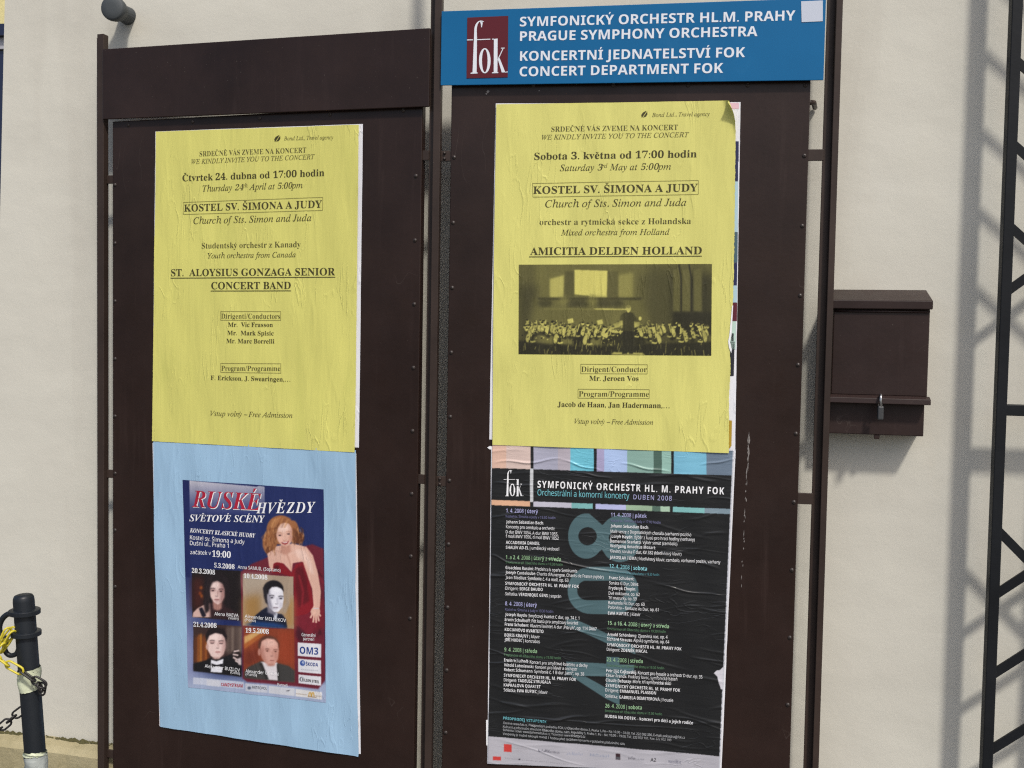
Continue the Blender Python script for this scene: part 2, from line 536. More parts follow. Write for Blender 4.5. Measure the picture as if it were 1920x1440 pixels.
class Print:
    """ink on a sheet that lies in a plane: off = its distance in front of the plane, h(u,z) = how far the paper bulges"""
    def __init__(self, plane, off, h, thick=0.0006):
        self.p, self.off, self.h, self.k = plane, off, h, thick
        self.blocks = {}
        self.order = []
    def _add(self, key, uz, faces, m, lift=0.0):
        if key not in self.blocks:
            self.blocks[key] = dict(v=[], f=[], m=[], mats=[])
            self.order.append(key)
        b = self.blocks[key]
        if m not in b['mats']:
            b['mats'].append(m)
        mi = b['mats'].index(m)
        n = len(b['v'])
        y = -(self.off + self.h(uz[:, 0], uz[:, 1]) + self.k + lift)
        b['v'] += [(a, c, d) for (a, d), c in zip(uz, y)]
        b['f'] += [tuple(k + n for k in f) for f in faces]
        b['m'] += [mi] * len(faces)
    def text(self, key, s, style, x0, y0, x1, y1, cap, m, track=0.0, lift=0.0, dx=0.0, dy=0.0):
        v, f, a, b, ch = layout(s, style, track)
        p0 = np.array(self.p.at(x0 + dx, y0 + dy, self.off)); p1 = np.array(self.p.at(x1 + dx, y1 + dy, self.off))
        xm, ym = (x0 + x1) / 2, (y0 + y1) / 2
        q0 = self.p.at(xm, ym, self.off); q1 = self.p.at(xm, ym - cap, self.off)
        sy = (q1[1] - q0[1]) / ch
        ex = (p1 - p0) / (b - a)
        uz = p0[None, :] + (v[:, :1] - a) * ex[None, :] + np.stack([np.zeros(len(v)), v[:, 1] * sy], 1)
        self._add(key, uz, f, m, lift)
    def poly(self, key, pts, m, lift=0.0):
        uz = np.array([self.p.at(x, y, self.off) for x, y in pts])
        self._add(key, uz, [tuple(range(len(pts) - 1, -1, -1))], m, lift)
    def line(self, key, pts, w, m, lift=0.0):
        """stroke through pixel points, w pixels wide"""
        for (xa, ya), (xb, yb) in zip(pts[:-1], pts[1:]):
            L = math.hypot(xb - xa, yb - ya) or 1
            nx, ny = -(yb - ya) / L * w / 2, (xb - xa) / L * w / 2
            k = max(1, int(L / 7))
            P = []
            for i in range(k + 1):
                f_ = i / k
                x, y = xa + (xb - xa) * f_, ya + (yb - ya) * f_
                P += [self.p.at(x + nx, y + ny, self.off), self.p.at(x - nx, y - ny, self.off)]
            self._add(key, np.array(P), [(2 * i, 2 * i + 2, 2 * i + 3, 2 * i + 1) for i in range(k)], m, lift)
    def build(self, thing, parent=None, rename=None):
        out = []
        for key in self.order:
            b = self.blocks[key]
            mb = MB(); mb.v, mb.f, mb.m = b['v'], b['f'], b['m']
            out.append(thing.part(key.split('#')[0], mb, [M[x] for x in b['mats']], parent))
        return out

# ---------------------------------------------------------------- wrinkled paper
def wrinkles(seed, box, n, amp, vert=True, width=0.004, wave=0.0012, lng=(0.05, 0.25)):
    r = random.Random(seed)
    u0, u1, z0, z1 = box
    cs = []
    for _ in range(n):
        uc, zc = r.uniform(u0, u1), r.uniform(z0, z1)
        cs.append((uc, zc, r.uniform(*lng) / 2, r.uniform(0.6, 1.5) * width, r.uniform(0.35, 1.0) * amp, r.uniform(-0.25, 0.25), r.uniform(0, 6.28), r.uniform(0.001, 0.005)))
    ph = [r.uniform(0, 6.28) for _ in range(6)]
    def h(u, z):
        u = np.asarray(u, float); z = np.asarray(z, float)
        out = wave * (1.5 + 0.5 * np.sin(u * 31 + ph[0] + 2 * np.sin(z * 7 + ph[1])) + 0.5 * np.sin(z * 23 + ph[2] + 1.5 * np.sin(u * 11 + ph[3]))
                      + 0.5 * np.sin(u * 67 + z * 19 + ph[4]))
        for uc, zc, ln, wd, am, sl, p, wob in cs:
            if vert:
                a, b = u - uc, z - zc
            else:
                a, b = z - zc, u - uc
            t = b / ln
            win = np.clip(1 - t * t, 0, 1)
            d = (a - sl * b - wob * np.sin(b * 40 + p)) / wd
            out = out + am * win * np.exp(-d * d)
        return out
    return h

def curl_none(u, z, y): return u, z, y

def sheet(thing, name, plane, corners, off, h, m, nx, ny, edge=None, curl=None, colours=None, parent=None, rag=0.0, seed=1):
    """a pasted sheet: corners TL,TR,BR,BL in photo pixels -> dense grid in the plane"""
    c = [np.array(p, float) for p in corners]
    s = np.linspace(0, 1, nx + 1)[None, :, None]
    t = np.linspace(0, 1, ny + 1)[:, None, None]
    px = (c[0] * (1 - s) + c[1] * s) * (1 - t) + (c[3] * (1 - s) + c[2] * s) * t
    if rag:
        r = np.random.RandomState(seed)
        def rough(n):
            k = np.cumsum(r.randn(n)); k -= np.linspace(k[0], k[-1], n)
            return np.clip(k / (np.abs(k).max() + 1e-6), -1, 1) * 0.6 + r.randn(n) * 0.25
        px[0, :, 1] += rough(nx + 1) * rag; px[-1, :, 1] += rough(nx + 1) * rag
        px[:, 0, 0] += rough(ny + 1) * rag; px[:, -1, 0] += rough(ny + 1) * rag
    if edge is not None:
        px = edge(px)
    flat = px.reshape(-1, 2)
    d = np.array(_fw)[None] + np.array(CR)[None] * ((flat[:, :1] - 960) / F_PX) + np.array(CU)[None] * ((720 - flat[:, 1:]) / F_PX)
    nn, tt, p0 = np.array(plane.n), np.array(plane.t), np.array(plane.p0)
    e = np.array(EYE)
    k = ((p0 - nn * off - e) @ nn) / (d @ nn)
    w = e + d * k[:, None]
    u = (w - p0) @ tt; z = w[:, 2]
    y = -(off + h(u, z))
    if curl is not None:
        u, z, y = curl(u, z, y)
    co = np.stack([u, y, z], 1) - np.array(thing.org)[None]
    me = bpy.data.meshes.new(name)
    nv = len(co)
    idx = np.arange((nx + 1) * (ny + 1)).reshape(ny + 1, nx + 1)
    q = np.stack([idx[1:, :-1], idx[1:, 1:], idx[:-1, 1:], idx[:-1, :-1]], -1).reshape(-1, 4)
    me.vertices.add(nv); me.vertices.foreach_set('co', co.astype(np.float32).ravel())
    me.loops.add(q.size); me.loops.foreach_set('vertex_index', q.astype(np.int32).ravel())
    me.polygons.add(len(q)); me.polygons.foreach_set('loop_start', np.arange(0, q.size, 4, dtype=np.int32))
    me.polygons.foreach_set('use_smooth', np.ones(len(q), dtype=bool))
    me.update(calc_edges=True)
    me.validate()
    if colours is not None:
        at = me.color_attributes.new("print", 'FLOAT_COLOR', 'POINT')
        rgb = colours(flat)
        rgba = np.concatenate([rgb, np.ones((nv, 1))], 1).astype(np.float32)
        at.data.foreach_set('color', rgba.ravel())
    me.materials.append(m)
    ob = bpy.data.objects.new(name, me)
    COL.objects.link(ob)
    ob.parent = parent or thing.e
    return ob

# ---------------------------------------------------------------- printed pictures (painted as flat print)
class Canvas:
    def __init__(self, x0, y0, x1, y1, s=2, bg=(0, 0, 0)):
        self.x0, self.y0, self.s = x0, y0, s
        self.W, self.H = int((x1 - x0) * s), int((y1 - y0) * s)
        self.a = np.zeros((self.H, self.W, 3)) + np.array(bg, float)
        self.X, self.Y = np.meshgrid(x0 + (np.arange(self.W) + 0.5) / s, y0 + (np.arange(self.H) + 0.5) / s)
    def _blur(self, m, r):
        if r <= 0: return m
        k = int(max(1, 2.5 * r * self.s)); g = np.exp(-0.5 * (np.arange(-k, k + 1) / (r * self.s)) ** 2); g /= g.sum()
        m = np.pad(m, k, mode='edge')
        h_, w_ = m.shape[0] - 2 * k, m.shape[1] - 2 * k
        m = sum(g[i] * m[i:i + h_, :] for i in range(2 * k + 1))
        m = sum(g[i] * m[:, i:i + w_] for i in range(2 * k + 1))
        return m
    def _put(self, mask_fn, bb, col, soft, alpha):
        p = soft * 3 + 1
        i0 = max(0, int((bb[0] - p - self.x0) * self.s)); i1 = min(self.W, int((bb[2] + p - self.x0) * self.s) + 1)
        j0 = max(0, int((bb[1] - p - self.y0) * self.s)); j1 = min(self.H, int((bb[3] + p - self.y0) * self.s) + 1)
        if i1 <= i0 or j1 <= j0: return
        m = mask_fn(self.X[j0:j1, i0:i1], self.Y[j0:j1, i0:i1]).astype(float)
        m = self._blur(m, soft)[..., None] * alpha
        c = col(self.X[j0:j1, i0:i1], self.Y[j0:j1, i0:i1]) if callable(col) else np.array(col, float)
        self.a[j0:j1, i0:i1] = self.a[j0:j1, i0:i1] * (1 - m) + c * m
    def poly(self, pts, col, soft=0.3, alpha=1.0):
        P = [(float(a), float(b)) for a, b in pts]
        def fn(X, Y):
            ins = np.zeros(X.shape, bool)
            for (xa, ya), (xb, yb) in zip(P, P[1:] + P[:1]):
                if ya == yb: continue
                c = ((ya > Y) != (yb > Y)) & (X < (xb - xa) * (Y - ya) / (yb - ya) + xa)
                ins ^= c
            return ins
        xs, ys = [p[0] for p in P], [p[1] for p in P]
        self._put(fn, (min(xs), min(ys), max(xs), max(ys)), col, soft, alpha)
    def ell(self, cx, cy, rx, ry, col, soft=0.3, alpha=1.0, rot=0.0):
        c, s_ = math.cos(rot), math.sin(rot)
        def fn(X, Y):
            dx, dy = X - cx, Y - cy
            return ((dx * c + dy * s_) / rx) ** 2 + ((-dx * s_ + dy * c) / ry) ** 2 <= 1
        r = max(rx, ry)
        self._put(fn, (cx - r, cy - r, cx + r, cy + r), col, soft, alpha)
    def line(self, pts, w, col, soft=0.3, alpha=1.0):
        for (xa, ya), (xb, yb) in zip(pts[:-1], pts[1:]):
            L = math.hypot(xb - xa, yb - ya) or 1
            nx, ny = -(yb - ya) / L * w / 2, (xb - xa) / L * w / 2
            self.poly([(xa + nx, ya + ny), (xb + nx, yb + ny), (xb - nx, yb - ny), (xa - nx, ya - ny)], col, soft, alpha)
    def soften(self, r, grain=0.0, seed=1):
        for c_ in range(3):
            self.a[..., c_] = self._blur(self.a[..., c_], r)
        if grain:
            n_ = np.random.RandomState(seed).randn(self.H, self.W)
            self.a = np.clip(self.a + self._blur(n_, 0.5)[..., None] * grain, 4, 255)
    def sampler(self, k=1.0):
        lin = self.a / 255.0
        lin = np.where(lin <= 0.04, lin / 12.92, ((lin + 0.055) / 1.055) ** 2.4) * k
        def f(px):
            x = np.clip((px[:, 0] - self.x0) * self.s - 0.5, 0, self.W - 1.001)
            y = np.clip((px[:, 1] - self.y0) * self.s - 0.5, 0, self.H - 1.001)
            i, j = x.astype(int), y.astype(int)
            fx, fy = (x - i)[:, None], (y - j)[:, None]
            return (lin[j, i] * (1 - fx) + lin[j, i + 1] * fx) * (1 - fy) + (lin[j + 1, i] * (1 - fx) + lin[j + 1, i + 1] * fx) * fy
        return f

# ================================================================ THE SETTING
g = MB()
N = 24
for i in range(N):
    for j in range(N):
        x0, x1 = -300 + 600 * i / N, -300 + 600 * (i + 1) / N
        y0, y1 = -300 + 600 * j / N, -300 + 600 * (j + 1) / N
        g.quadface((x0, y0, 0), (x1, y0, 0), (x1, y1, 0), (x0, y1, 0))
tag(g.build("pavement", M['paving']), kind='structure')

# the plastered wall with its stone plinth
wt_ = Thing("plastered_wall", PW, 0, 0)
tag(wt_.e, "cream plastered wall behind the brown notice boards", "wall")
ct, cb = PW.at(9, 0), PW.at(-23, 1440)
sl = (ct[0] - cb[0]) / (ct[1] - cb[1])
def wall_left(z): return cb[0] + (z - cb[1]) * sl
mb = MB()
mb.prism([(wall_left(-0.2), -0.2), (6, -0.2), (6, 4.6), (wall_left(4.6), 4.6)], 0, 0.45)
wt_.part("wall_body", mb, M['wall'])
zpl = PW.at(100, 1383)[1]
mb = MB()
r = random.Random(3)
nseg = 90
us = [wall_left(0) - 0.02 + (6 - wall_left(0)) * i / nseg for i in range(nseg + 1)]
prof = [(0.0, 0.0), (-0.040, -0.006), (-0.055, -0.020), (-0.058, -0.6)]
base = 0
for u in us:
    j = [r.uniform(-0.004, 0.004) for _ in range(3)]
    for k, (y, dz) in enumerate(prof):
        mb.v.append((u, y + (j[0] if 0 < k < 3 else 0), zpl + dz + (j[1] if k < 3 else 0)))
for i in range(nseg):
    for k in range(3):
        a = i * 4 + k
        mb.f.append((a, a + 1, a + 5, a + 4)); mb.m.append(0)
wt_.part("plinth", mb, M['plinth'], smooth=False)
mb = MB()
for i in range(1500):
    u = r.uniform(wall_left(zpl), -0.3) if i < 1150 else r.uniform(-0.3, 3)
    s = r.uniform(0.0015, 0.0048) * (1.9 if r.random() < 0.08 else 1) * (0.6 + 0.5 * math.sin(u * 13) ** 2)
    y = -r.uniform(0.0, 0.010); z = zpl + r.uniform(-0.004, 0.005)
    n = len(mb.v)
    k = 6
    mb.v.append((u, y, z + s * 0.6))
    for q in range(k):
        an = q * 2 * math.pi / k
        mb.v.append((u + s * 1.8 * math.cos(an) * r.uniform(.7, 1.3), y - s * 0.7 * (0.2 + math.sin(an)) * r.uniform(.7, 1.3), z - s * 0.5))
    for q in range(k):
        mb.f.append((n, n + 1 + q, n + 1 + (q + 1) % k)); mb.m.append(0)
tag(mb.build("moss", M['moss'], None, (0, 0, 0)), kind='stuff')
mo = bpy.data.objects['moss']
mo.location = PW.p0; mo.rotation_euler = (0, 0, -PW.yaw)
tag(mo, "dark green moss along the foot of the plastered wall", "moss")

# the house seen past the wall's left end
PH = Plane(Vector((-6.0, 10.0, 0)), math.radians(8))
th = Thing("yellow_house", PH, 0, 0)
tag(th.e, "pale yellow house with dark shop window beyond the left end of the wall", "house")
zz = lambda py: PH.at(3, py)[1]
mb = MB(); mb.box(-3.5, 6.0, 0, 3, 0, 8); th.part("wall", mb, M['house_yellow'])
mb = MB(); mb.box(-3.0, 3.0, -0.06, -0.004, zz(95), zz(74)); th.part("stone_band", mb, M['shop_frame'])
mb = MB(); mb.box(-3.0, 3.0, -0.03, -0.003, 0.5, zz(97)); th.part("window", mb, M['glass_dark'])
mb = MB(); mb.box(-3.1, 3.1, -0.12, -0.002, zz(73), zz(52)); th.part("canopy", mb, M['glass_dark'])

# ================================================================ NOTICE BOARDS
RIV = MB()
def _riv():
    k = 10
    rr = [(0.0052, 0), (0.0048, -0.0014), (0.003, -0.0026), (0.0008, -0.003)]
    for rad, y in rr:
        for q in range(k):
            an = 2 * math.pi * q / k
            RIV.v.append((rad * math.cos(an), y, rad * math.sin(an)))
    for i in range(3):
        for q in range(k):
            w = (q + 1) % k
            RIV.f.append((i * k + q, (i + 1) * k + q, (i + 1) * k + w, i * k + w)); RIV.m.append(0)
    RIV.f.append(tuple(range(3 * k, 4 * k))); RIV.m.append(0)
_riv()
rivet0 = None
def rivet(thing, u, z):
    global rivet0
    if rivet0 is None:
        o = RIV.build("rivet", M['rivet'], thing.e, (0, 0, 0), smooth=True)
        rivet0 = o
    else:
        o = rivet0.copy(); COL.objects.link(o); o.parent = thing.e
    o.location = (u - thing.org[0], 0 - thing.org[1], z - thing.org[2])

def panel_board(thing, plane, left_px, right_px, top_px, zbot=0.22):
    uL = (plane.at(*left_px[0])[0] + plane.at(*left_px[1])[0]) / 2
    uR = (plane.at(*right_px[0])[0] + plane.at(*right_px[1])[0]) / 2
    zt = plane.at(*top_px)[1]
    mb = MB(); mb.box(uL, uR, 0, 0.022, zbot, zt)
    thing.part("panel", mb, M['brown'], bevel=0.0025)
    return uL, uR, zt

# --- left board
uLl = PL.at(190, 640)[0]
TL_ = Thing("notice_board", PL, uLl, 0)
tag(TL_.e, "brown metal notice board with a blank brown header panel and pale blue poster", "notice board", "brown notice boards on posts")
pl_l, pl_r, pl_t = panel_board(TL_, PL, [(211, 400), (211, 800)], [(788, 420), (780.5, 1200)], (500, 212))
hq = PL.quad([(193, 92), (808, 52), (803, 200), (191, 224)], 0.014)
print("header quad", [tuple(round(x, 3) for x in p) for p in hq])
uh0 = (hq[0][0] + hq[3][0]) / 2; uh1 = (hq[1][0] + hq[2][0]) / 2
mb = MB(); mb.prism([(uh0, hq[3][1]), (uh1, hq[2][1]), (uh1, hq[1][1]), (uh0, hq[0][1])], -0.014, -0.0085)
TL_.part("header_panel", mb, M['brown'], bevel=0.002)
zpt = PL.at(205, 62, 0.008)[1]
mb = MB()
mb.box(uLl - 0.006, uLl + 0.014, -0.008, 0.012, 0, zpt)
mb.box(uLl - 0.024, uLl - 0.001, 0.0122, 0.016, 0, zpt - 0.002)
TL_.part("post", mb, M['brown_post'], bevel=0.0012)
def bracket(thing, plane, ua, ub, py, hpx=18, px=500, bolts=0):
    zc = plane.at(px, py)[1]; hh = hpx / 775 / 2
    mb = MB(); mb.box(ua, ub, 0.0035, 0.0095, zc - hh, zc + hh)
    b = thing.part("bracket", mb, M['brown_post'], bevel=0.001)
    for k in range(bolts):
        m2 = MB()
        um = ua + (ub - ua) * 0.35
        m2.tube([(um, 0.0036, zc - hh * 0.55 + hh * 1.1 * k), (um, -0.001, zc - hh * 0.55 + hh * 1.1 * k)], [0.004, 0.003], 8)
        thing.part("bolt", m2, M['rivet'], b, smooth=True)
for py in (336, 889, 1415):
    bracket(TL_, PL, uLl + 0.0142, pl_l + 0.002, py, 17, 206)
uc_fin = PR.at(797, 640)[0]; uc0 = PR.at(808, 640)[0]; uc1 = PR.at(822, 640)[0]
for py in (291, 899):
    bracket(TL_, PL, pl_r - 0.002, PL.at(798, 640)[0], py, 18, 790)
for i in range(8):
    rivet(TL_, pl_r - 0.015, PL.at(777, 330)[1] - 0.1545 * i)
    rivet(TL_, pl_l + 0.008, PL.at(213, 456)[1] + 0.1545 - 0.1545 * i)
for i in range(5):
    rivet(TL_, pl_l + 0.05 + i * (pl_r - pl_l - 0.1) / 4, pl_t - 0.012)

# --- right board
TR_ = Thing("notice_board", PR, uc0, 0)
tag(TR_.e, "brown metal notice board with scratched panel under the blue sign", "notice board", "brown notice boards on posts")
pr_l, pr_r, pr_t = panel_board(TR_, PR, [(844, 200), (832, 1300)], [(1520, 300), (1478, 1400)], (1200, 148))
# the panel and right post lean a little: build them from the photo's own edges
mb = MB()
mb.box(uc0, uc1 - 0.001, -0.008, 0.012, 0, 2.75)
mb.box(uc_fin, uc0 + 0.006, 0.0122, 0.016, 0, 2.748)
TR_.part("post", mb, M['brown_post'], bevel=0.0012)
ua, ub, uf = PR.at(1545, 720)[0], PR.at(1557, 720)[0], PR.at(1530, 720)[0]
mb = MB()
mb.box(ua, ub, -0.008, 0.012, 0, 2.75)
mb.box(uf, ua + 0.006, 0.0122, 0.016, 0, 2.748)
TR_.part("post", mb, M['brown_post'], bevel=0.0012)
for py in (292, 903):
    bracket(TR_, PR, uc1 - 0.0012, pr_l + 0.002, py, 19, 830, 2)
for py in (290, 936):
    bracket(TR_, PR, pr_r - 0.012, uf + 0.002, py, 20, 1520)
zc = PR.at(1530, 190)[1]
mb = MB(); mb.tube([(pr_r - 0.004, 0.010, zc), (pr_r + 0.012, 0.030, zc + 0.004), (pr_r + 0.022, 0.09, zc + 0.006)], 0.006, 8)
TR_.part("wall_tie", mb, M['brown_post'], smooth=True)
for i in range(10):
    rivet(TR_, pr_l + 0.009, PR.at(848, 295)[1] + 0.0 - 0.1555 * i)
    rivet(TR_, pr_r - 0.009, PR.at(1515, 292)[1] - 0.1580 * i)
for px in (1000, 1150, 1290, 1402, 1510):
    rivet(TR_, PR.at(px, 161)[0], PR.at(px, 160)[1])
# chipped paint on the right panel
mb = MB()
r = random.Random(11)
for k in range(34):
    f = ((k + r.uniform(-.9, .9)) / 34) ** 1.7 if k else 0.0
    py = 820 + 300 * f
    px = 1404 - 15 * f + r.uniform(-1.2, 1.2)
    u, z = PR.at(px, py); w = r.uniform(0.0004, 0.0017) * (1.2 - f * 0.8); hgt = r.uniform(0.002, 0.012) * (1.2 - f * 0.7)
    n = len(mb.v)
    mb.v += [(u - w, -0.0005, z - hgt * .2), (u, -0.0005, z - hgt), (u + w, -0.0005, z - hgt * .1), (u + w * .3, -0.0005, z + hgt)]
    mb.f.append((n, n + 1, n + 2, n + 3)); mb.m.append(0)
M['chip'] = mat("bare_scratched_metal", (0.22, 0.20, 0.19), 0.6)
TR_.part("scratch", mb, M['chip'])
for (px, py, s) in ((915, 172, 2.5), (912, 176, 1.5), (1011, 170, 1)):
    u, z = PR.at(px, py); s *= 0.0016
    mb = MB()
    mb.v += [(u - s, -0.0005, z), (u, -0.0005, z - s), (u + s, -0.0005, z + .3 * s), (u, -0.0005, z + s)]
    mb.f.append((0, 1, 2, 3)); mb.m.append(0)
    TR_.part("paint_chip", mb, M['chip'])

# ================================================================ BLUE SIGN
zero = lambda u, z: np.zeros_like(np.asarray(u, float))
SOFF = 0.0165
sq = PR.quad([(828, 21), (1546, -4), (1547, 150), (826, 160)], SOFF)
print("sign quad", [tuple(round(x, 3) for x in p) for p in sq])
TS = Thing("sign", PR, (sq[2][0] + sq[3][0]) / 2, min(sq[2][1], sq[3][1]))
tag(TS.e, "long blue enamel sign with white lettering and maroon fok logo", "sign")
us0, us1 = (sq[0][0] + sq[3][0]) / 2, (sq[1][0] + sq[2][0]) / 2
mb = MB(); mb.prism([(us0, sq[3][1]), (us1, sq[2][1]), (us1, sq[1][1]), (us0, sq[0][1])], -SOFF, -SOFF + 0.004)
TS.part("face", mb, M['sign_blue'], bevel=0.001)
mb = MB(); mb.prism([(us0 + .003, sq[3][1] + .003), (us1 - .003, sq[2][1] + .003), (us1 - .003, sq[1][1] - .003), (us0 + .003, sq[0][1] - .003)], -SOFF + 0.0041, -0.0085)
TS.part("backing_box", mb, M['brown'])
lg = PR.quad([(876.4, 33.3), (953, 30), (952, 145), (875, 147)], SOFF)
mb = MB(); mb.prism([lg[3], lg[2], lg[1], lg[0]], -SOFF - 0.0012, -SOFF - 0.0002)
plq = TS.part("logo_plaque", mb, M['maroon'])
stk = PR.quad([(1502, 2.7), (1542.7, 1), (1542.7, 40), (1503, 41.8)], SOFF)
mb = MB(); mb.prism([stk[3], stk[2], stk[1], stk[0]], -SOFF - 0.0010, -SOFF - 0.0002)
TS.part("sticker", mb, M['sticker'])

def arc(cx, cy, rx, ry, a0, a1, k=14):
    return [(cx + rx * math.cos(math.radians(a0 + (a1 - a0) * i / k)), cy - ry * math.sin(math.radians(a0 + (a1 - a0) * i / k))) for i in range(k + 1)]
def fok_polys():
    """the three tall narrow letters, in the pixel frame of the sign close-up"""
    P = []
    # f : stem and hooked top
    out_ = arc(375, 262, 57, 84, 180, 62) ; inn = arc(372, 262, 33, 76, 70, 180)
    P.append([(303, 622), (318, 262)] + out_[1:] + inn[:] + [(341, 330), (338, 622)])
    P.append([(366, 186), (388, 184), (389, 205), (383, 236), (377, 236), (374, 205)])
    P.append([(255, 340), (306, 339), (306, 347), (255, 348)])
    P.append([(341, 338), (456, 334), (456, 341), (341, 346)])
    P.append([(286, 626), (302, 622), (339, 621), (347, 624), (347, 631), (286, 634)])
    # o : ring in pieces
    k = 28
    for i in range(k):
        a, b = 360 * i / k, 360 * (i + 1) / k
        o1, o2 = arc(408, 522, 50, 108, a, b, 1); i1, i2 = arc(408, 522, 24, 98, a, b, 1)
        P.append([o1, o2, i2, i1])
    # k
    P.append([(486, 336), (518, 332), (516, 620), (484, 622)])
    P.append([(470, 334), (485.5, 333), (485.5, 341), (470, 341)])
    P.append([(470, 622), (483.5, 620), (516.5, 620), (524, 621), (524, 628), (470, 630)])
    P.append([(518, 508), (561, 418), (568, 418), (519, 524)])
    P.append([(546, 411), (578, 410), (578, 417), (546, 418)])
    P.append([(522, 516), (534, 497), (572, 592), (582, 619), (578, 622), (553, 622)])
    P.append([(582.5, 617), (604, 614), (604, 622), (580, 623)])
    return P
SP = Print(PR, SOFF, zero, 0.0006)
for p in fok_polys():
    SP.poly("logo_lettering", [(820 + x / 4.571, y / 4.571) for x, y in p], 'vinyl_white', 0.0012)
SP.text("lettering", "SYMFONICKÝ ORCHESTR HL.M. PRAHY", 'GB', 974.7, 49.7, 1491, 38.2, 18.2, 'vinyl_white')
SP.text("lettering#2", "PRAGUE SYMPHONY ORCHESTRA", 'GB', 975, 77, 1420, 67.8, 18.2, 'vinyl_white')
SP.text("lettering#3", "KONCERTNÍ JEDNATELSTVÍ FOK", 'GB', 975, 114.2, 1396.7, 107.1, 18.2, 'vinyl_white')
SP.text("lettering#4", "CONCERT DEPARTMENT FOK", 'GB', 974.2, 143.3, 1355.6, 136.7, 18.2, 'vinyl_white')
for o in SP.build(TS):
    if o.name.startswith("logo"):
        o.parent = plq

# ================================================================ POSTERS
def poster(name, plane, corners, label, cat, group=None):
    q = plane.quad(corners)
    t = Thing(name, plane, (q[2][0] + q[3][0]) / 2, min(q[2][1], q[3][1]))
    tag(t.e, label, cat, group)
    return t
def ubox(plane, c, pad=0.0):
    q = plane.quad(c)
    return (min(p[0] for p in q) - pad, max(p[0] for p in q) + pad, min(p[1] for p in q) - pad, max(p[1] for p in q) + pad)

def leaf(pr, key, cx, cy):
    pr.poly(key, [(cx - 5, cy + 6), (cx - 6, cy + 1), (cx - 3, cy - 3), (cx + 2, cy - 6), (cx + 4, cy - 6), (cx - 4.2, cy + 6)], 'ink')
    pr.poly(key, [(cx - 2.6, cy + 6), (cx + 5.2, cy - 5.4), (cx + 5.6, cy), (cx + 3, cy + 4)], 'ink')

# --- older sheets whose edges show
def plain_sheet(name, plane, corners, off, m, label, nx=12, ny=24, rag=0.4, seed=2):
    t = poster(name, plane, corners, label, "old poster", "older posters pasted underneath")
    hh = wrinkles(seed, ubox(plane, corners), 0, 0, wave=0.0001)
    sheet(t, "paper", plane, corners, off, hh, m, nx, ny, rag=rag, seed=seed)
    return t
plain_sheet("old_poster", PL, [(291.5, 246.5), (680.5, 232.5), (673, 839), (286, 826)], 0.0008, M['white_paper'],
            "white edge of an older sheet under the yellow April concert poster", seed=3)
plain_sheet("old_poster", PL, [(286, 830), (668, 850), (676.5, 1414), (299, 1361)], 0.0008, M['white_paper'],
            "white edge of an older sheet under the pale blue poster", seed=4)
OB = plain_sheet("old_poster", PR, [(929.5, 194), (1388.5, 191.5), (1378.5, 843), (917.5, 824)], 0.0008, M['white_paper'],
                 "older poster with navy and sky blue edge under the yellow May concert poster", nx=20, ny=60, seed=5)
OK_ = plain_sheet("old_poster", PR, [(921, 838), (1379.5, 843), (1352.5, 1450), (913.5, 1432)], 0.0008, M['white_paper'],
                  "white edge of an older sheet under the black programme poster", seed=6)
op = Print(PR, 0.0008, zero, 0.0007)
_sn = [0]
def strip(y0, y1, xa, xb, m):
    _sn[0] += 1
    f = lambda y: np.interp(y, [192, 480, 655, 842], [1388.5, 1387, 1384.3, 1378.5])
    op.poly("edge_print#%d" % _sn[0], [(xa, y0), (f(y0) - xb, y0), (f(y1) - xb, y1), (xa, y1)], m)
M['navy_old'] = m_ink("navy_old_print", srgb(38, 42, 78)); M['sky_old'] = m_ink("sky_old_print", srgb(168, 195, 205))
M['pink_old'] = m_ink("pink_old_print", srgb(215, 178, 190)); M['teal_old'] = m_ink("teal_old_print", srgb(70, 95, 105))
M['maroon_old'] = m_ink("maroon_old_print", srgb(90, 32, 45)); M['mint_old'] = m_ink("mint_old_print", srgb(180, 205, 195))
M['black_old'] = m_ink("black_old_print", srgb(40, 40, 48)); M['ochre_old'] = m_ink("ochre_old_tape", srgb(165, 135, 40))
strip(193, 204, 1340, 3, 'pink_old'); strip(265, 303, 1340, 3, 'navy_old'); strip(303.5, 340, 1340, 4, 'navy_old')
strip(340.5, 435, 1340, 4, 'sky_old'); strip(435.5, 492, 1340, 4, 'teal_old'); strip(492.5, 535, 1340, 4.5, 'navy_old')
strip(535.5, 567, 1340, 4, 'sky_old'); strip(567.5, 602, 1340, 3.5, 'maroon_old'); strip(602.5, 655, 1340, 5, 'mint_old')
strip(625, 640, 1371, 9, 'black_old'); strip(640.5, 705, 1350, 7, 'black_old')
op.build(OB)
# a torn fringe at the black poster's left edge
op2 = Print(PR, 0.0008, zero, 0.0004)
op2.poly("torn_edge", [(911.5, 1350), (916, 1349), (916, 1399), (911.8, 1397)], 'ink_white')
op2.poly("torn_edge#b", [(913.5, 839), (919, 836), (926, 838), (926, 843), (918, 842.5)], 'ink_white')
op2.build(OK_)

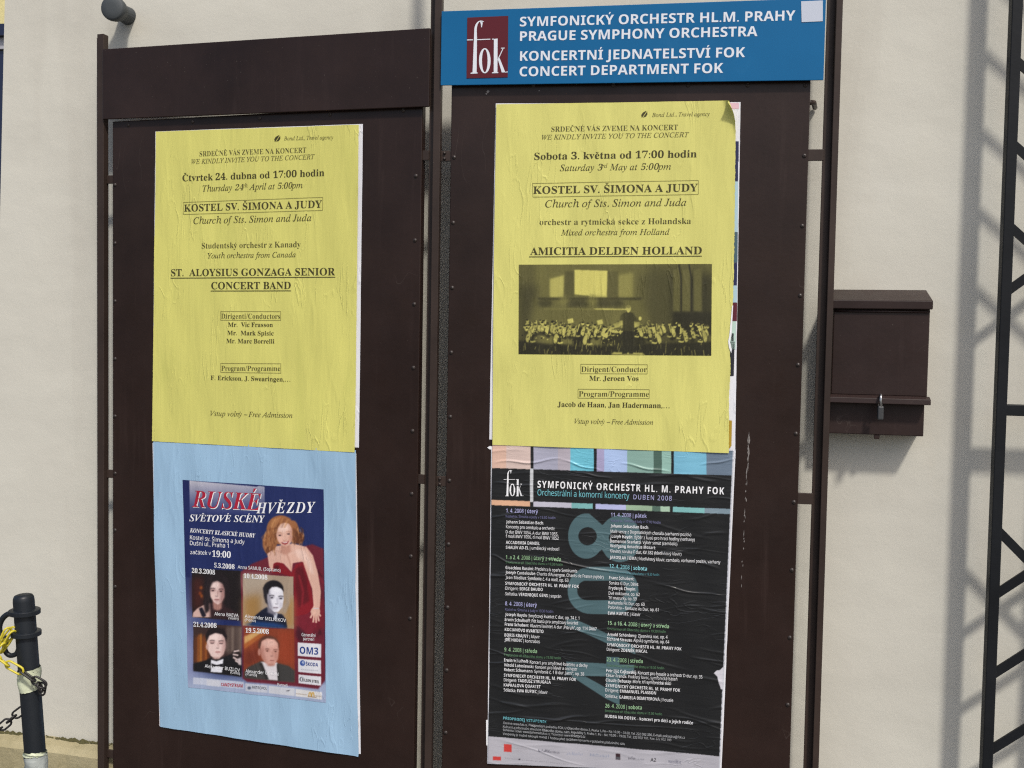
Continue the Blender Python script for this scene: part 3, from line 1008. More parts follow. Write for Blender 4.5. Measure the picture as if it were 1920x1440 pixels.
# --- yellow April poster
c = [(293, 247), (673, 234), (665.5, 848), (285.5, 827)]
ty = poster("concert_poster", PL, c, "yellow concert poster for 24 April on the left brown board", "poster", "yellow concert posters")
hY = wrinkles(21, ubox(PL, c), 120, 0.0006, True, 0.0028, 0.0009, (0.03, 0.16))
sheet(ty, "paper", PL, c, 0.0035, hY, M['yellow_paper'], 170, 260, rag=0.5, seed=8)
p = Print(PL, 0.0035, hY)
leaf(p, "agency_mark", 521, 260)
p.text("agency_text", "Bond Ltd., Travel agency", 'SI', 533, 263.3, 625.5, 261, 7.2, 'ink_soft')
p.text("invitation_text", "SRDEČNĚ VÁS ZVEME NA KONCERT", 'SR', 375, 293.3, 574.5, 286, 9.4, 'ink_soft')
p.text("invitation_text", "WE KINDLY INVITE YOU TO THE CONCERT", 'SI', 360, 307.8, 591, 298.2, 8.8, 'ink_soft')
p.text("date_text", "Čtvrtek 24. dubna od 17:00 hodin", 'SB', 343, 340, 609, 330, 12.4, 'ink')
p.text("date_text", "Thursday 24^th^ April at 5:00pm", 'SI', 380.5, 359.3, 568, 352.7, 11.5, 'ink')
p.text("venue_text", "KOSTEL SV. ŠIMONA A JUDY", 'SB', 345.5, 396.7, 604.5, 389.3, 13.3, 'ink')
p.line("venue_text", [(344, 379.5), (606, 370), (605.5, 394.5), (344.5, 402), (344, 379.5)], 0.8, 'ink_line', 0.0001)
p.text("venue_text", "Church of Sts. Simon and Juda", 'SI', 363, 420, 584.5, 414.4, 12.6, 'ink')
p.text("orchestra_text", "Studentský orchestr z Kanady", 'SR', 379, 466, 564.5, 463.3, 10.5, 'ink_mid')
p.text("orchestra_text", "Youth orchestra from Canada", 'SI', 390, 484.5, 555, 482.2, 10, 'ink')
p.text("band_text", "ST.  ALOYSIUS GONZAGA SENIOR", 'SB', 321.5, 517.8, 628.5, 516, 13.3, 'ink')
p.line("band_text", [(320.5, 521.5), (629, 519.6)], 1.3, 'ink', 0.0002)
p.text("band_text", "CONCERT BAND", 'SB', 397, 542.2, 546, 541.8, 13.3, 'ink')
p.line("band_text", [(396, 545.6), (546.5, 545.2)], 1.3, 'ink', 0.0002)
p.text("conductor_text", "Dirigenti/Conductors", 'SR', 415.5, 597.3, 526, 597.6, 9.4, 'ink_mid')
p.line("conductor_text", [(414.4, 584), (527, 584), (527, 600.4), (414.4, 600.2), (414.4, 584)], 0.8, 'ink_line', 0.0001)
p.text("conductor_text", "Mr.  Vic Frasson", 'SB', 428.4, 612.7, 512.2, 612.9, 8.3, 'ink')
p.text("conductor_text", "Mr.  Mark Spisic", 'SB', 427.3, 628.2, 513.8, 628.9, 8.3, 'ink')
p.text("conductor_text", "Mr. Marc Borrelli", 'SB', 425.5, 643.3, 515, 644, 8.3, 'ink')
p.text("programme_text", "Program/Programme", 'SR', 415.5, 695, 526, 695.4, 9.4, 'ink_mid')
p.line("programme_text", [(414.4, 681.2), (527, 681.8), (527, 699.4), (414.4, 698), (414.4, 681.2)], 0.8, 'ink_line', 0.0001)
p.text("programme_text", "F. Erickson, J. Swearingen,…", 'SB', 396, 712.2, 544.5, 715.5, 8.3, 'ink')
p.text("admission_text", "Vstup volný – Free Admission", 'SI', 395, 779.5, 549, 783.3, 9.5, 'ink')
p.build(ty)

# --- yellow May poster with a photocopied picture
c = [(931, 196), (1383, 188.5), (1366.5, 849.5), (923.5, 834)]
tm = poster("concert_poster", PR, c, "yellow concert poster for 3 May with orchestra picture and curled corner", "poster", "yellow concert posters")
hM = wrinkles(33, ubox(PR, c), 90, 0.0006, True, 0.003, 0.0009, (0.03, 0.16))
def edge_m(px):
    y = px[:, :, 1]
    s = np.linspace(0, 1, px.shape[1])[None, :]
    R = np.interp(y, [188, 230, 480, 560, 600, 640, 690, 742, 850], [1383, 1379.5, 1376.5, 1374.5, 1371.5, 1367.5, 1370, 1367, 1366.5])
    Lf = np.interp(y, [196, 500, 834], [931, 926, 923.5])
    px[:, :, 0] = Lf + (R - Lf) * s
    px[:, -1, 0] += np.random.RandomState(5).randn(px.shape[0]) * 0.35
    return px
cc = np.array(PR.at(1383, 188.5, 0.0035))
def curl_m(u, z, y):
    d = np.array([0.93, 0.367]); r_ = 0.014
    q = (u - cc[0]) * d[0] + (z - cc[1]) * d[1] + 0.034
    on = q > 0
    a = np.clip(q, 0, None) / r_
    mv = np.where(on, r_ * np.sin(a) - q, 0)
    # the left top corner of the roll dies out down the edge
    return u + mv * d[0], z + mv * d[1], y - np.where(on, r_ * (1 - np.cos(a)), 0)
sheet(tm, "paper", PR, c, 0.0035, hM, M['yellow_paper2'], 200, 280, edge=edge_m, curl=curl_m, rag=0.0)
p = Print(PR, 0.0035, hM)
leaf(p, "agency_mark", 1208.4, 214.4)
p.text("agency_text", "Bond Ltd., Travel agency", 'SI', 1222.3, 219.3, 1330.6, 217.4, 7.4, 'ink_soft')
p.text("invitation_text", "SRDEČNÉ VÁS ZVEME NA KONCERT", 'SR', 1034, 247.2, 1271, 243.6, 9.6, 'ink_soft')
p.text("invitation_text", "WE KINDLY INVITE YOU TO THE CONCERT", 'SI', 1016, 262, 1292, 257, 8.9, 'ink_soft')
p.text("date_text", "Sobota 3. května od 17:00 hodin", 'SB', 1002, 299.7, 1306.3, 295, 13.2, 'ink')
p.text("date_text", "Saturday 3^rd^ May at 5:00pm", 'SI', 1049.8, 320.8, 1258, 318, 12, 'ink')
p.text("venue_text", "KOSTEL SV. ŠIMONA A JUDY", 'SB', 1000, 363.6, 1308.4, 358.8, 14, 'ink')
p.line("venue_text", [(998.6, 343.9), (1309.5, 338.4), (1309.5, 364.7), (999.7, 369.6), (998.6, 343.9)], 0.8, 'ink_line', 0.0001)
p.text("venue_text", "Church of Sts. Simon and Juda", 'SI', 1022.4, 389, 1286.5, 386, 13.6, 'ink')
p.text("orchestra_text", "orchestr a rytmická sekce z Holandska", 'SR', 1012, 421.9, 1295.5, 419.7, 10.8, 'ink_mid')
p.text("orchestra_text", "Mixed orchestra from Holland", 'SI', 1051.7, 441.4, 1255.4, 440, 10.8, 'ink')
p.text("band_text", "AMICITIA DELDEN HOLLAND", 'SB', 994, 478, 1315.8, 476.6, 14, 'ink')
p.line("band_text", [(992.5, 481.6), (1316, 480.2)], 1.3, 'ink', 0.0002)
p.text("conductor_text", "Dirigent/Conductor", 'SR', 1090, 697, 1213, 697.4, 9.9, 'ink_mid')
p.line("conductor_text", [(1089, 682.7), (1213.9, 683.6), (1213.7, 700.8), (1089, 700.4), (1089, 682.7)], 0.8, 'ink_line', 0.0001)
p.text("conductor_text", "Mr. Jeroen Vos", 'SB', 1105, 713.6, 1197.4, 714, 9.2, 'ink')
p.text("programme_text", "Program/Programme", 'SR', 1085.5, 743.2, 1216.5, 743.6, 9.9, 'ink_mid')
p.line("programme_text", [(1084, 729.4), (1217.5, 730.2), (1217.5, 747), (1084, 746.2), (1084, 729.4)], 0.8, 'ink_line', 0.0001)
p.text("programme_text", "Jacob de Haan, Jan Hadermann,…", 'SB', 1045.5, 762.4, 1255.4, 765, 9.4, 'ink')
p.text("admission_text", "Vstup volný – Free Admission", 'SI', 1077, 794, 1224.5, 796.2, 9.2, 'ink')
p.poly("torn_edge", [(1372.5, 573), (1374.5, 573), (1371.5, 628), (1368.5, 640), (1372, 655), (1371, 662), (1366.8, 652), (1365.2, 640), (1367.5, 628)], 'ink_white', 0.001)
p.poly("tape_strip", [(1366.8, 788), (1372.5, 788.5), (1371.5, 836), (1366.5, 842)], 'ochre_old', -0.0025)
p.build(tm)

# the orchestra picture
K = Canvas(968, 490, 1340, 672, 2, (92, 88, 48))
def oc(cx, cy): return (940 + cx / 4.174, 480 + cy / 4.174)
def PO(pts, v, soft=0.5, al=1.0): K.poly([oc(*q) for q in pts], v, soft, al)
def EO(cx, cy, rx, ry, v, soft=0.4, al=1.0, rot=0): x, y = oc(cx, cy); K.ell(x, y, rx / 4.174, ry / 4.174, v, soft, al, rot)
YL = lambda t: (208 * t + 22 * (1 - t), 200 * t + 21 * (1 - t), 108 * t + 12 * (1 - t))
K.a[:] = YL(0.46)
PO([(130, 60), (270, 60), (270, 320), (130, 320)], YL(0.36), 4)
PO([(130, 230), (280, 230), (280, 800), (130, 800)], YL(0.22), 9)
PO([(1080, 60), (1660, 60), (1660, 800), (1080, 800)], YL(0.27), 14)
PO([(1330, 150), (1660, 150), (1660, 520), (1330, 520)], YL(0.17), 6)
PO([(280, 330), (1100, 330), (1120, 560), (200, 560)], YL(0.42), 8)
PO([(380, 65), (1130, 65), (1130, 130), (380, 130)], YL(0.42), 7)
PO([(380, 180), (490, 150), (490, 325), (380, 325)], YL(0.82), 1.6)
PO([(572, 108), (832, 116), (826, 325), (572, 300)], YL(0.97), 0.8)
PO([(690, 300), (826, 310), (826, 327), (690, 325)], YL(0.85), 1.5)
PO([(915, 150), (1030, 130), (1030, 330), (915, 328)], YL(0.62), 2.5)
PO([(500, 120), (570, 120), (570, 325), (490, 325)], YL(0.33), 1.5)
PO([(835, 120), (912, 120), (912, 325), (830, 325)], YL(0.36), 1.5)
PO([(275, 326), (1110, 326), (1090, 345), (300, 345)], YL(0.16), 1.4, 0.8)
for cx in (340, 560, 640, 800, 900): EO(cx, 370, 60, 32, YL(0.24), 3)
for cx in (490, 710): EO(cx, 350, 40, 40, YL(0.55), 4, 0.7)
PO([(330, 408), (1000, 414), (1000, 424), (330, 418)], YL(0.55), 1.2, 0.7)
PO([(720, 411), (985, 413), (985, 422), (740, 420)], YL(0.92), 0.7)
for x0, x1 in ((1345, 1400), (1412, 1480), (1505, 1570)):
    PO([(x0, 110), (x1, 90), (x1, 438), (x0, 436)], YL(0.38), 1.5)
for x in (1408, 1488): K.line([oc(x - 20, 62), oc(x, 180), oc(x, 440)], 2.6, YL(0.10), 0.6)
PO([(1345, 440), (1660, 440), (1660, 620), (1345, 620)], YL(0.10), 2.5)
for k in range(60):
    x = RNG.uniform(140, 1640); K.line([oc(x, 62), oc(x + RNG.uniform(-8, 8), 330)], 1, YL(RNG.uniform(0.15, 0.6)), 1.0, 0.14)
PO([(130, 660), (380, 690), (760, 700), (1000, 690), (1660, 670), (1660, 800), (130, 800)], YL(0.09), 2.0)
PO([(560, 556), (650, 556), (650, 700), (560, 700)], YL(0.08), 1.5)
PO([(780, 570), (1130, 570), (1130, 700), (780, 700)], YL(0.13), 2)
rr = random.Random(5)
def player(x, y, s=1.0, left=False):
    d = -1 if left else 1
    EO(x + 6 * d, y + 50 * s, 34 * s, 62 * s, YL(rr.uniform(0.06, 0.16)), 1.0, 0.9)
    EO(x, y + 36 * s, 21 * s, 44 * s, YL(rr.uniform(0.72, 0.95)), 0.7, 0.95, d * rr.uniform(0.1, 0.5))
    K.line([oc(x - 16 * d, y + 42 * s), oc(x + 20 * d, y + 78 * s), oc(x + 56 * d * s, y + 70 * s)], 3.2 * s, YL(rr.uniform(0.7, 0.95)), 0.5)
    K.line([oc(x + 22 * d, y + 10), oc(x + 4 * d, y + 88 * s)], 1.8, YL(rr.uniform(0.05, 0.2)), 0.3)
    EO(x + 5 * d, y - 16 * s, 13 * s, 16 * s, YL(0.78), 0.5)
    EO(x + 2 * d, y - 26 * s, 13 * s, 9 * s, YL(rr.uniform(0.05, 0.35)), 0.5)
    if rr.random() < 0.6:
        a = rr.uniform(-1, 1); K.line([oc(x + 20 * d, y + 30), oc(x + 20 * d + 30 * a, y - 30)], 1.6, YL(rr.uniform(0.75, 1)), 0.3)
for x in (1100, 1190, 1270): player(x, 545, 0.75, x > 1000)
for x in list(range(205, 400, 32)): player(x + rr.uniform(-6, 6), 548 + rr.uniform(-26, 8), 0.85)
for x in list(range(425, 580, 36)): player(x + rr.uniform(-6, 6), 565 + rr.uniform(-20, 10), 0.85)
for x in (640, 690, 740, 800, 850): player(x, 560 + rr.uniform(-14, 16), 0.8)
for x in (1090, 1160, 1240, 1345, 1420, 1500, 1560, 1600): player(x, 572 + rr.uniform(-14, 10), 0.85, True)
for x, y in ((215, 600), (430, 610), (660, 620), (1440, 600), (1590, 600), (1230, 610)):
    player(x, y, 0.95, x > 1000)
for x, y in ((900, 545), (770, 520), (930, 530), (1052, 540), (540, 510)):
    PO([(x - 24, y - 14), (x + 20, y - 24), (x + 28, y + 10), (x - 14, y + 20)], YL(0.9), 0.6)
PO([(800, 610), (845, 590), (830, 640), (790, 655)], YL(0.9), 0.5)
EO(905, 590, 50, 14, YL(0.9), 0.8)
for k in range(90):
    x = rr.choice([rr.uniform(560, 960), rr.uniform(1010, 1640), rr.uniform(160, 560)]); y = rr.uniform(655, 770)
    K.line([oc(x, y), oc(x + rr.uniform(-10, 10), y + rr.uniform(15, 60))], 1.1, YL(rr.uniform(0.3, 0.95)), 0.3, 0.7)
PO([(880, 752), (1100, 758), (1130, 776), (860, 772)], YL(0.8), 1)
# a dense glitter of shirts, music and brass over the players
for k in range(230):
    x = rr.choice([rr.uniform(165, 590), rr.uniform(600, 960), rr.uniform(1030, 1630)]); y = rr.gauss(600, 40)
    if not 500 < y < 690: continue
    w = rr.uniform(6, 20); v = rr.choice([0.05, 0.08, 0.12, 0.85, 0.95, 0.75])
    K.line([oc(x, y), oc(x + rr.uniform(-18, 18), y + rr.uniform(-16, 16))], w / 4.174 * 0.6, YL(v), 0.25, 0.85)
for k in range(44):
    x = rr.choice([rr.uniform(180, 580), rr.uniform(620, 940), rr.uniform(1080, 1620)]); y = rr.uniform(520, 575)
    EO(x, y, 11, 14, YL(rr.uniform(.7, .95)), 0.3); EO(x, y - 9, 11, 7, YL(rr.uniform(.05, .3)), 0.3)
# conductor
PO([(950, 450), (985, 436), (1030, 446), (1055, 480), (1100, 500), (1090, 515), (1040, 510), (1040, 590), (952, 590), (950, 500), (925, 505), (930, 470)], YL(0.20), 0.6)
PO([(870, 440), (945, 440), (930, 560), (860, 560)], YL(0.5), 6, 0.7); PO([(1060, 440), (1150, 440), (1150, 560), (1060, 560)], YL(0.44), 6, 0.7)
PO([(952, 588), (1040, 588), (1030, 765), (1000, 765), (996, 640), (985, 765), (945, 768)], YL(0.10), 0.6)
EO(996, 412, 19, 26, YL(0.85), 0.5); EO(994, 396, 17, 13, YL(0.55), 0.5); EO(1086, 490, 12, 16, YL(0.95), 0.4)
PO([(985, 430), (1005, 430), (1000, 442), (988, 442)], YL(0.95), 0.4)
K.soften(0.35, 9.0, 4)
pic = [(973, 496.3), (1334.8, 494.9), (1333.6, 666.9), (972.3, 664)]
sheet(tm, "orchestra_picture", PR, pic, 0.0035 + 0.0005, hM, M['photo_paper'], 360, 170, colours=K.sampler(0.95))

# --- pale blue poster with the printed recital picture
c = [(288, 824), (668, 844), (673, 1418.5), (300.5, 1362.5)]
tb = poster("backing_poster", PL, c, "pale blue poster sheet pasted below the yellow April poster", "poster")
hB = wrinkles(45, ubox(PL, c), 110, 0.0007, True, 0.0036, 0.0013, (0.04, 0.20))
def edge_b(px):
    y = px[:, :, 1]
    s = np.linspace(0, 1, px.shape[1])[None, :]
    px[:, :, 0] += (1 - s) * np.interp(y, [824, 1000, 1200, 1362], [0, -2.0, -1.0, 0]) + s * np.interp(y, [844, 1100, 1300, 1418], [0, -2.5, -1.5, 0])
    return px
cb_ = np.array(PL.at(674, 1420, 0.002))
def curl_b(u, z, y):
    d = np.array([0.72, -0.69]); r_ = 0.010
    q = (u - cb_[0]) * d[0] + (z - cb_[1]) * d[1] + 0.010
    a = np.clip(q, 0, None) / r_
    mv = np.where(q > 0, r_ * np.sin(a) - q, 0)
    return u + mv * d[0], z + mv * d[1], y - np.where(q > 0, r_ * (1 - np.cos(a)), 0)
sheet(tb, "paper", PL, c, 0.0018, hB, M['blue_paper'], 180, 260, edge=edge_b, curl=curl_b, rag=0.35, seed=12)

def c3(x, y): return (280 + x / 4.5, 860 + y / 4.5)
def c4(x, y): return (280 + x / 4.5, 1120 + y / 4.5)
K = Canvas(335, 890, 620, 1330, 2, (30, 42, 92))
def P3(pts, col, soft=0.4, al=1.0): K.poly([c3(*q) for q in pts], col, soft, al)
def E3(cx, cy, rx, ry, col, soft=0.4, al=1.0, rot=0.0):
    x, y = c3(cx, cy); K.ell(x, y, rx / 4.5, ry / 4.5, col, soft, al, rot)
def L3(pts, w, col, soft=0.3, al=1.0): K.line([c3(*q) for q in pts], w / 4.5, col, soft, al)
def P4(pts, col, soft=0.4, al=1.0): K.poly([c4(*q) for q in pts], col, soft, al)
def E4(cx, cy, rx, ry, col, soft=0.4, al=1.0, rot=0.0):
    x, y = c4(cx, cy); K.ell(x, y, rx / 4.5, ry / 4.5, col, soft, al, rot)
def L4(pts, w, col, soft=0.3, al=1.0): K.line([c4(*q) for q in pts], w / 4.5, col, soft, al)
# ground of the print: navy, paling to lilac towards its lower left
def ground(X, Y):
    t = np.clip((Y - 1060) / 160, 0, 1)[..., None] * np.clip((420 - X) / 70, 0, 1)[..., None]
    b = np.clip((Y - 1255) / 30, 0, 1)[..., None]
    navy, lil, pale = np.array([28, 40, 92.]), np.array([142, 150, 186.]), np.array([158, 170, 198.])
    q = navy * (1 - t) + lil * t
    return q * (1 - b) + pale * b
K.poly([(335, 890), (620, 890), (620, 1330), (335, 1330)], ground, 0)
P3([(282, 178), (340, 182), (350, 1000), (300, 1000)], (26, 34, 86), 1.0)
def titlebox(X, Y):
    t = np.clip((Y - 903) / 62, 0, 1)[..., None]
    return np.array([186, 184, 196.]) * (1 - t) + np.array([40, 50, 104.]) * t
P3([(342, 182), (905, 236), (930, 228), (976, 236), (978, 470), (342, 470)], titlebox, 0.5)
# maroon cloth
P3([(760, 962), (870, 885), (960, 850), (1060, 800), (1380, 720), (1475, 760), (1490, 1866), (1430, 1940), (830, 1880), (790, 1850), (780, 1400)], (104, 30, 46), 1.2)
for k in range(34):
    x = RNG.uniform(1225, 1470); y = RNG.uniform(900, 1480)
    L3([(x, y), (x + RNG.uniform(-60, 60), y + RNG.uniform(40, 150))], RNG.uniform(6, 22), RNG.choice([(66, 14, 26), (150, 34, 50), (128, 22, 38), (54, 12, 22)]), 1.6, 0.6)
P3([(1230, 1300), (1480, 1180), (1485, 1420), (1360, 1480), (1230, 1560)], (122, 26, 42), 2.5, 0.7)
P3([(1250, 1400), (1330, 1480), (1290, 1560), (1236, 1500)], (60, 18, 34), 2, 0.8)
# hair behind, arms, chest
HAIR, HAIR2, HAIRD = (156, 100, 62), (196, 142, 94), (98, 54, 34)
E3(1110, 600, 118, 122, HAIR, 1.0); E3(1020, 710, 62, 100, HAIR, 1.0); E3(1255, 665, 58, 52, HAIRD, 1.2)
E3(1215, 610, 50, 90, HAIR, 1.0); E3(1035, 780, 45, 50, HAIRD, 1.5, 0.8)
for k in range(46):
    a = RNG.uniform(0, 1); x = RNG.choice([RNG.uniform(970, 1060), RNG.uniform(1205, 1305)])
    y = RNG.uniform(560, 780) if x < 1100 else RNG.uniform(560, 700)
    L3([(x, y), (x + RNG.uniform(-22, 22), y + 26), (x + RNG.uniform(-26, 26), y + 52)], RNG.uniform(4, 10), RNG.choice([HAIR2, HAIRD, (150, 92, 54)]), 0.8, 0.7)
SK, SKL, SKD = (222, 178, 160), (238, 204, 190), (182, 128, 110)
P3([(1080, 735), (1215, 715), (1330, 742), (1385, 815), (1425, 960), (1450, 1120), (1440, 1255), (1385, 1262), (1375, 1100), (1325, 955), (1290, 868), (1215, 880), (1205, 955), (1140, 885), (1062, 880), (1040, 960), (1012, 905), (998, 800), (1040, 770)], SK, 0.7)
P3([(1115, 735), (1195, 720), (1200, 790), (1150, 810), (1110, 790)], SKD, 1.6, 0.75)
P3([(1230, 760), (1320, 770), (1370, 860), (1395, 980), (1360, 960), (1320, 870), (1250, 830)], SKL, 2.0, 0.8)
L3([(1165, 800), (1190, 870), (1205, 940)], 9, SKD, 1.0, 0.7)
L3([(1120, 790), (1060, 770)], 8, SKD, 1.4, 0.6); L3([(1180, 800), (1300, 780)], 8, SKL, 1.4, 0.6)
P3([(1050, 885), (1080, 872), (1130, 880), (1205, 962), (1240, 890), (1300, 870), (1335, 985), (1372, 1120), (1388, 1260), (1330, 1310), (1228, 1330), (1222, 1000), (1120, 968), (1040, 968)], (132, 22, 34), 0.6)
P3([(1235, 930), (1290, 900), (1330, 1010), (1350, 1200), (1260, 1260), (1235, 1100)], (84, 14, 24), 2, 0.8)
P3([(1060, 900), (1100, 900), (1090, 950), (1050, 955)], (74, 14, 22), 1.5, 0.8)
L3([(1265, 980), (1300, 1120), (1290, 1250)], 12, (168, 40, 52), 1.4, 0.7)
# face of the soprano, head bent a little to her right
def cq(x, y): return (338 + x / 3.3345, 890 + y / 3.3345)
def PQ(pts, col, soft=0.5, al=1.0): K.poly([cq(*q) for q in pts], col, soft, al)
def EQ(cx, cy, rx, ry, col, soft=0.5, al=1.0, rot=0.0):
    x, y = cq(cx, cy); K.ell(x, y, rx / 3.3345, ry / 3.3345, col, soft, al, rot)
def LQ(pts, w, col, soft=0.4, al=1.0): K.line([cq(*q) for q in pts], w / 3.3345, col, soft, al)
PQ([(606, 345), (622, 312), (650, 298), (684, 304), (702, 338), (706, 386), (694, 426), (668, 452), (640, 444), (614, 408), (602, 372)], SK, 0.7)
EQ(648, 332, 34, 24, SKL, 2.2, 0.9); EQ(632, 402, 18, 20, (236, 186, 168), 2, 0.8); EQ(690, 398, 12, 18, (206, 150, 130), 1.6, 0.7)
EQ(700, 375, 9, 48, SKD, 1.8, 0.6); EQ(655, 446, 24, 7, SKD, 1.2, 0.6)
for ex, ey in ((627, 378), (680, 370)):
    EQ(ex, ey - 2, 13, 6, (170, 116, 100), 0.9, 0.7); EQ(ex, ey, 8, 3.6, (58, 46, 50), 0.5, 0.95)
    LQ([(ex - 14, ey - 14), (ex, ey - 18), (ex + 14, ey - 13)], 3.5, (150, 100, 76), 0.7, 0.75)
LQ([(660, 380), (664, 402)], 4, (206, 156, 138), 0.9, 0.7); LQ([(646, 408), (656, 411), (668, 406)], 3.2, (168, 112, 98), 0.7, 0.8)
PQ([(634, 420), (650, 419), (664, 418), (684, 411), (676, 430), (660, 437), (644, 432)], (150, 56, 58), 0.5)
PQ([(640, 421), (662, 420), (678, 415), (670, 425), (654, 427)], (238, 226, 220), 0.4, 0.9)
PQ([(560, 300), (590, 268), (640, 254), (690, 272), (716, 322), (712, 350), (694, 312), (664, 292), (630, 306), (610, 340), (600, 380), (606, 420), (596, 470), (560, 470), (545, 400)], HAIR, 1.2)
PQ([(598, 330), (612, 306), (632, 298), (612, 330), (603, 380), (600, 440), (588, 420)], HAIRD, 1.4, 0.75)
PQ([(706, 330), (730, 350), (768, 384), (775, 412), (752, 424), (716, 420), (708, 392)], HAIRD, 1.4, 0.85)
for k in range(80):
    if k < 52: x, y = RNG.uniform(532, 604), RNG.uniform(320, 480)
    else: x, y = RNG.uniform(706, 770), RNG.uniform(340, 420)
    dx = RNG.uniform(-7, 7)
    LQ([(x, y), (x + dx, y + 12), (x + dx * 0.2, y + 26)], RNG.uniform(2, 5), RNG.choice([HAIR2, HAIRD, (140, 84, 50), (220, 168, 112), (96, 54, 34)]), 0.6, 0.6)
for k in range(26):
    x = RNG.uniform(575, 690)
    LQ([(x, 262 + abs(x - 632) * .35), (x - 14, 290 + abs(x - 632) * .3), (x - 26, 330)], RNG.uniform(2, 4), RNG.choice([HAIR2, HAIRD, (216, 160, 104)]), 0.7, 0.45)
# resting hand
E3(1402, 1290, 40, 40, SK, 0.6); P3([(1385, 1240), (1435, 1235), (1440, 1290), (1370, 1290)], SK, 0.6)
for fx, fy in ((1360, 1345), (1384, 1382), (1409, 1385), (1432, 1372), (1447, 1330)):
    L3([(1402 + (fx - 1402) * .5, 1300), (fx, fy)], 15, SK, 0.5)
L3([(1398, 1315), (1394, 1360)], 4, SKD, 0.5, 0.7); L3([(1416, 1315), (1420, 1360)], 4, SKD, 0.5, 0.7)
L3([(1385, 1262), (1432, 1264)], 7, (205, 200, 205), 0.4)

def features(eL, eR, nose, mouth, dark, mid, lip, es=1.0, shut=False):
    """soft shadows that make eyes, brows, nose and mouth in a small printed portrait"""
    for sx, (ex, ey) in ((-1, eL), (1, eR)):
        EQ(ex, ey - 3 * es, 15 * es, 9 * es, mid, 1.4, 0.75)
        if shut: LQ([(ex - 11 * es, ey), (ex, ey + 3 * es), (ex + 11 * es, ey)], 4.5 * es, dark, 0.6, 0.85)
        else: EQ(ex, ey, 8 * es, 3.6 * es, dark, 0.5, 0.9)
        LQ([(ex - 15 * es, ey - 12 * es), (ex + sx * 2, ey - 16 * es), (ex + 15 * es, ey - 12 * es)], 5 * es, dark, 0.8, 0.8)
    nx, ny = nose
    LQ([((eL[0] + eR[0]) / 2 + 5, eL[1] + 2), (nx + 7, ny - 4)], 7, mid, 1.3, 0.6)
    LQ([(nx - 9, ny), (nx, ny + 3), (nx + 9, ny)], 4, dark, 0.8, 0.55)
    mx, my = mouth
    LQ([(mx - 15 * es, my), (mx, my - 1), (mx + 15 * es, my)], 6 * es, lip, 0.8, 0.85)
    LQ([(mx - 14 * es, my), (mx + 14 * es, my)], 2.2, dark, 0.5, 0.7)
    EQ(mx, my + 10 * es, 10 * es, 3.5, mid, 1.2, 0.5)
# portrait of the woman with long dark hair
PQ([(76, 585), (380, 600), (382, 912), (76, 890)], (24, 17, 19), 0.3)
PQ([(78, 640), (150, 640), (150, 830), (78, 850)], (66, 28, 24), 6)
for k in range(9): EQ(RNG.uniform(128, 168), RNG.uniform(705, 775), 9, 11, RNG.choice([(176, 92, 30), (140, 64, 26), (92, 40, 20)]), 1.2, 0.75)
PQ([(78, 890), (82, 862), (110, 835), (165, 806), (190, 800), (200, 890)], (214, 178, 168), 0.8)
PQ([(120, 836), (142, 826), (166, 880), (150, 890), (138, 884)], (26, 24, 38), 0.8)
PQ([(190, 800), (270, 800), (330, 850), (380, 880), (382, 910), (190, 898)], (48, 28, 32), 2)
PQ([(205, 780), (262, 775), (262, 835), (240, 850), (210, 840)], (168, 122, 112), 1.4)
PQ([(186, 690), (200, 666), (234, 658), (268, 672), (282, 712), (280, 760), (262, 795), (238, 812), (212, 796), (194, 762), (184, 722)], (224, 192, 186), 0.8)
EQ(218, 690, 26, 20, (240, 214, 208), 2.2, 0.9); EQ(208, 755, 14, 20, (232, 200, 192), 2, 0.8)
PQ([(254, 668), (282, 690), (286, 760), (264, 798), (246, 806), (256, 760), (258, 700)], (150, 104, 100), 2.6, 0.8)
features((207, 724), (258, 728), (231, 757), (231, 781), (46, 30, 34), (150, 108, 104), (160, 86, 88), 1.0)
PQ([(150, 800), (148, 720), (160, 650), (196, 610), (250, 602), (300, 640), (318, 720), (316, 830), (286, 830), (284, 720), (270, 680), (236, 662), (206, 672), (192, 700), (186, 760), (184, 850), (160, 870)], (30, 21, 25), 1.6)
for k in range(16):
    x = RNG.uniform(155, 186); LQ([(x + 20, 640), (x, 720), (x + RNG.uniform(-8, 8), 840)], 2.5, RNG.choice([(52, 36, 38), (18, 12, 16), (66, 48, 48)]), 0.8, 0.5)
# portrait of the man in the dark jacket
PQ([(394, 618), (710, 636), (713, 962), (394, 942)], (168, 148, 128), 0.3)
PQ([(395, 770), (500, 750), (510, 935), (396, 940)], (160, 122, 72), 6); PQ([(655, 780), (712, 770), (713, 960), (660, 955)], (170, 128, 74), 6)
PQ([(395, 620), (560, 628), (520, 700), (396, 720)], (176, 160, 142), 6)
PQ([(440, 940), (470, 880), (512, 846), (545, 826), (575, 860), (640, 872), (664, 905), (672, 958), (560, 950)], (20, 24, 44), 1.0)
PQ([(402, 938), (480, 915), (590, 925), (650, 940), (668, 957), (520, 950)], (26, 62, 116), 2.2)
PQ([(585, 850), (612, 866), (604, 905), (590, 900)], (200, 204, 216), 0.8)
EQ(584, 712, 62, 52, (22, 19, 25), 1.0); PQ([(520, 705), (548, 690), (556, 780), (560, 820), (536, 800), (524, 760)], (30, 26, 33), 1.2); PQ([(550, 800), (600, 850), (600, 880), (548, 860)], (120, 116, 128), 1.5)
PQ([(640, 700), (662, 735), (658, 800), (630, 850), (660, 870), (690, 800), (680, 720)], (168, 148, 128), 1.5)
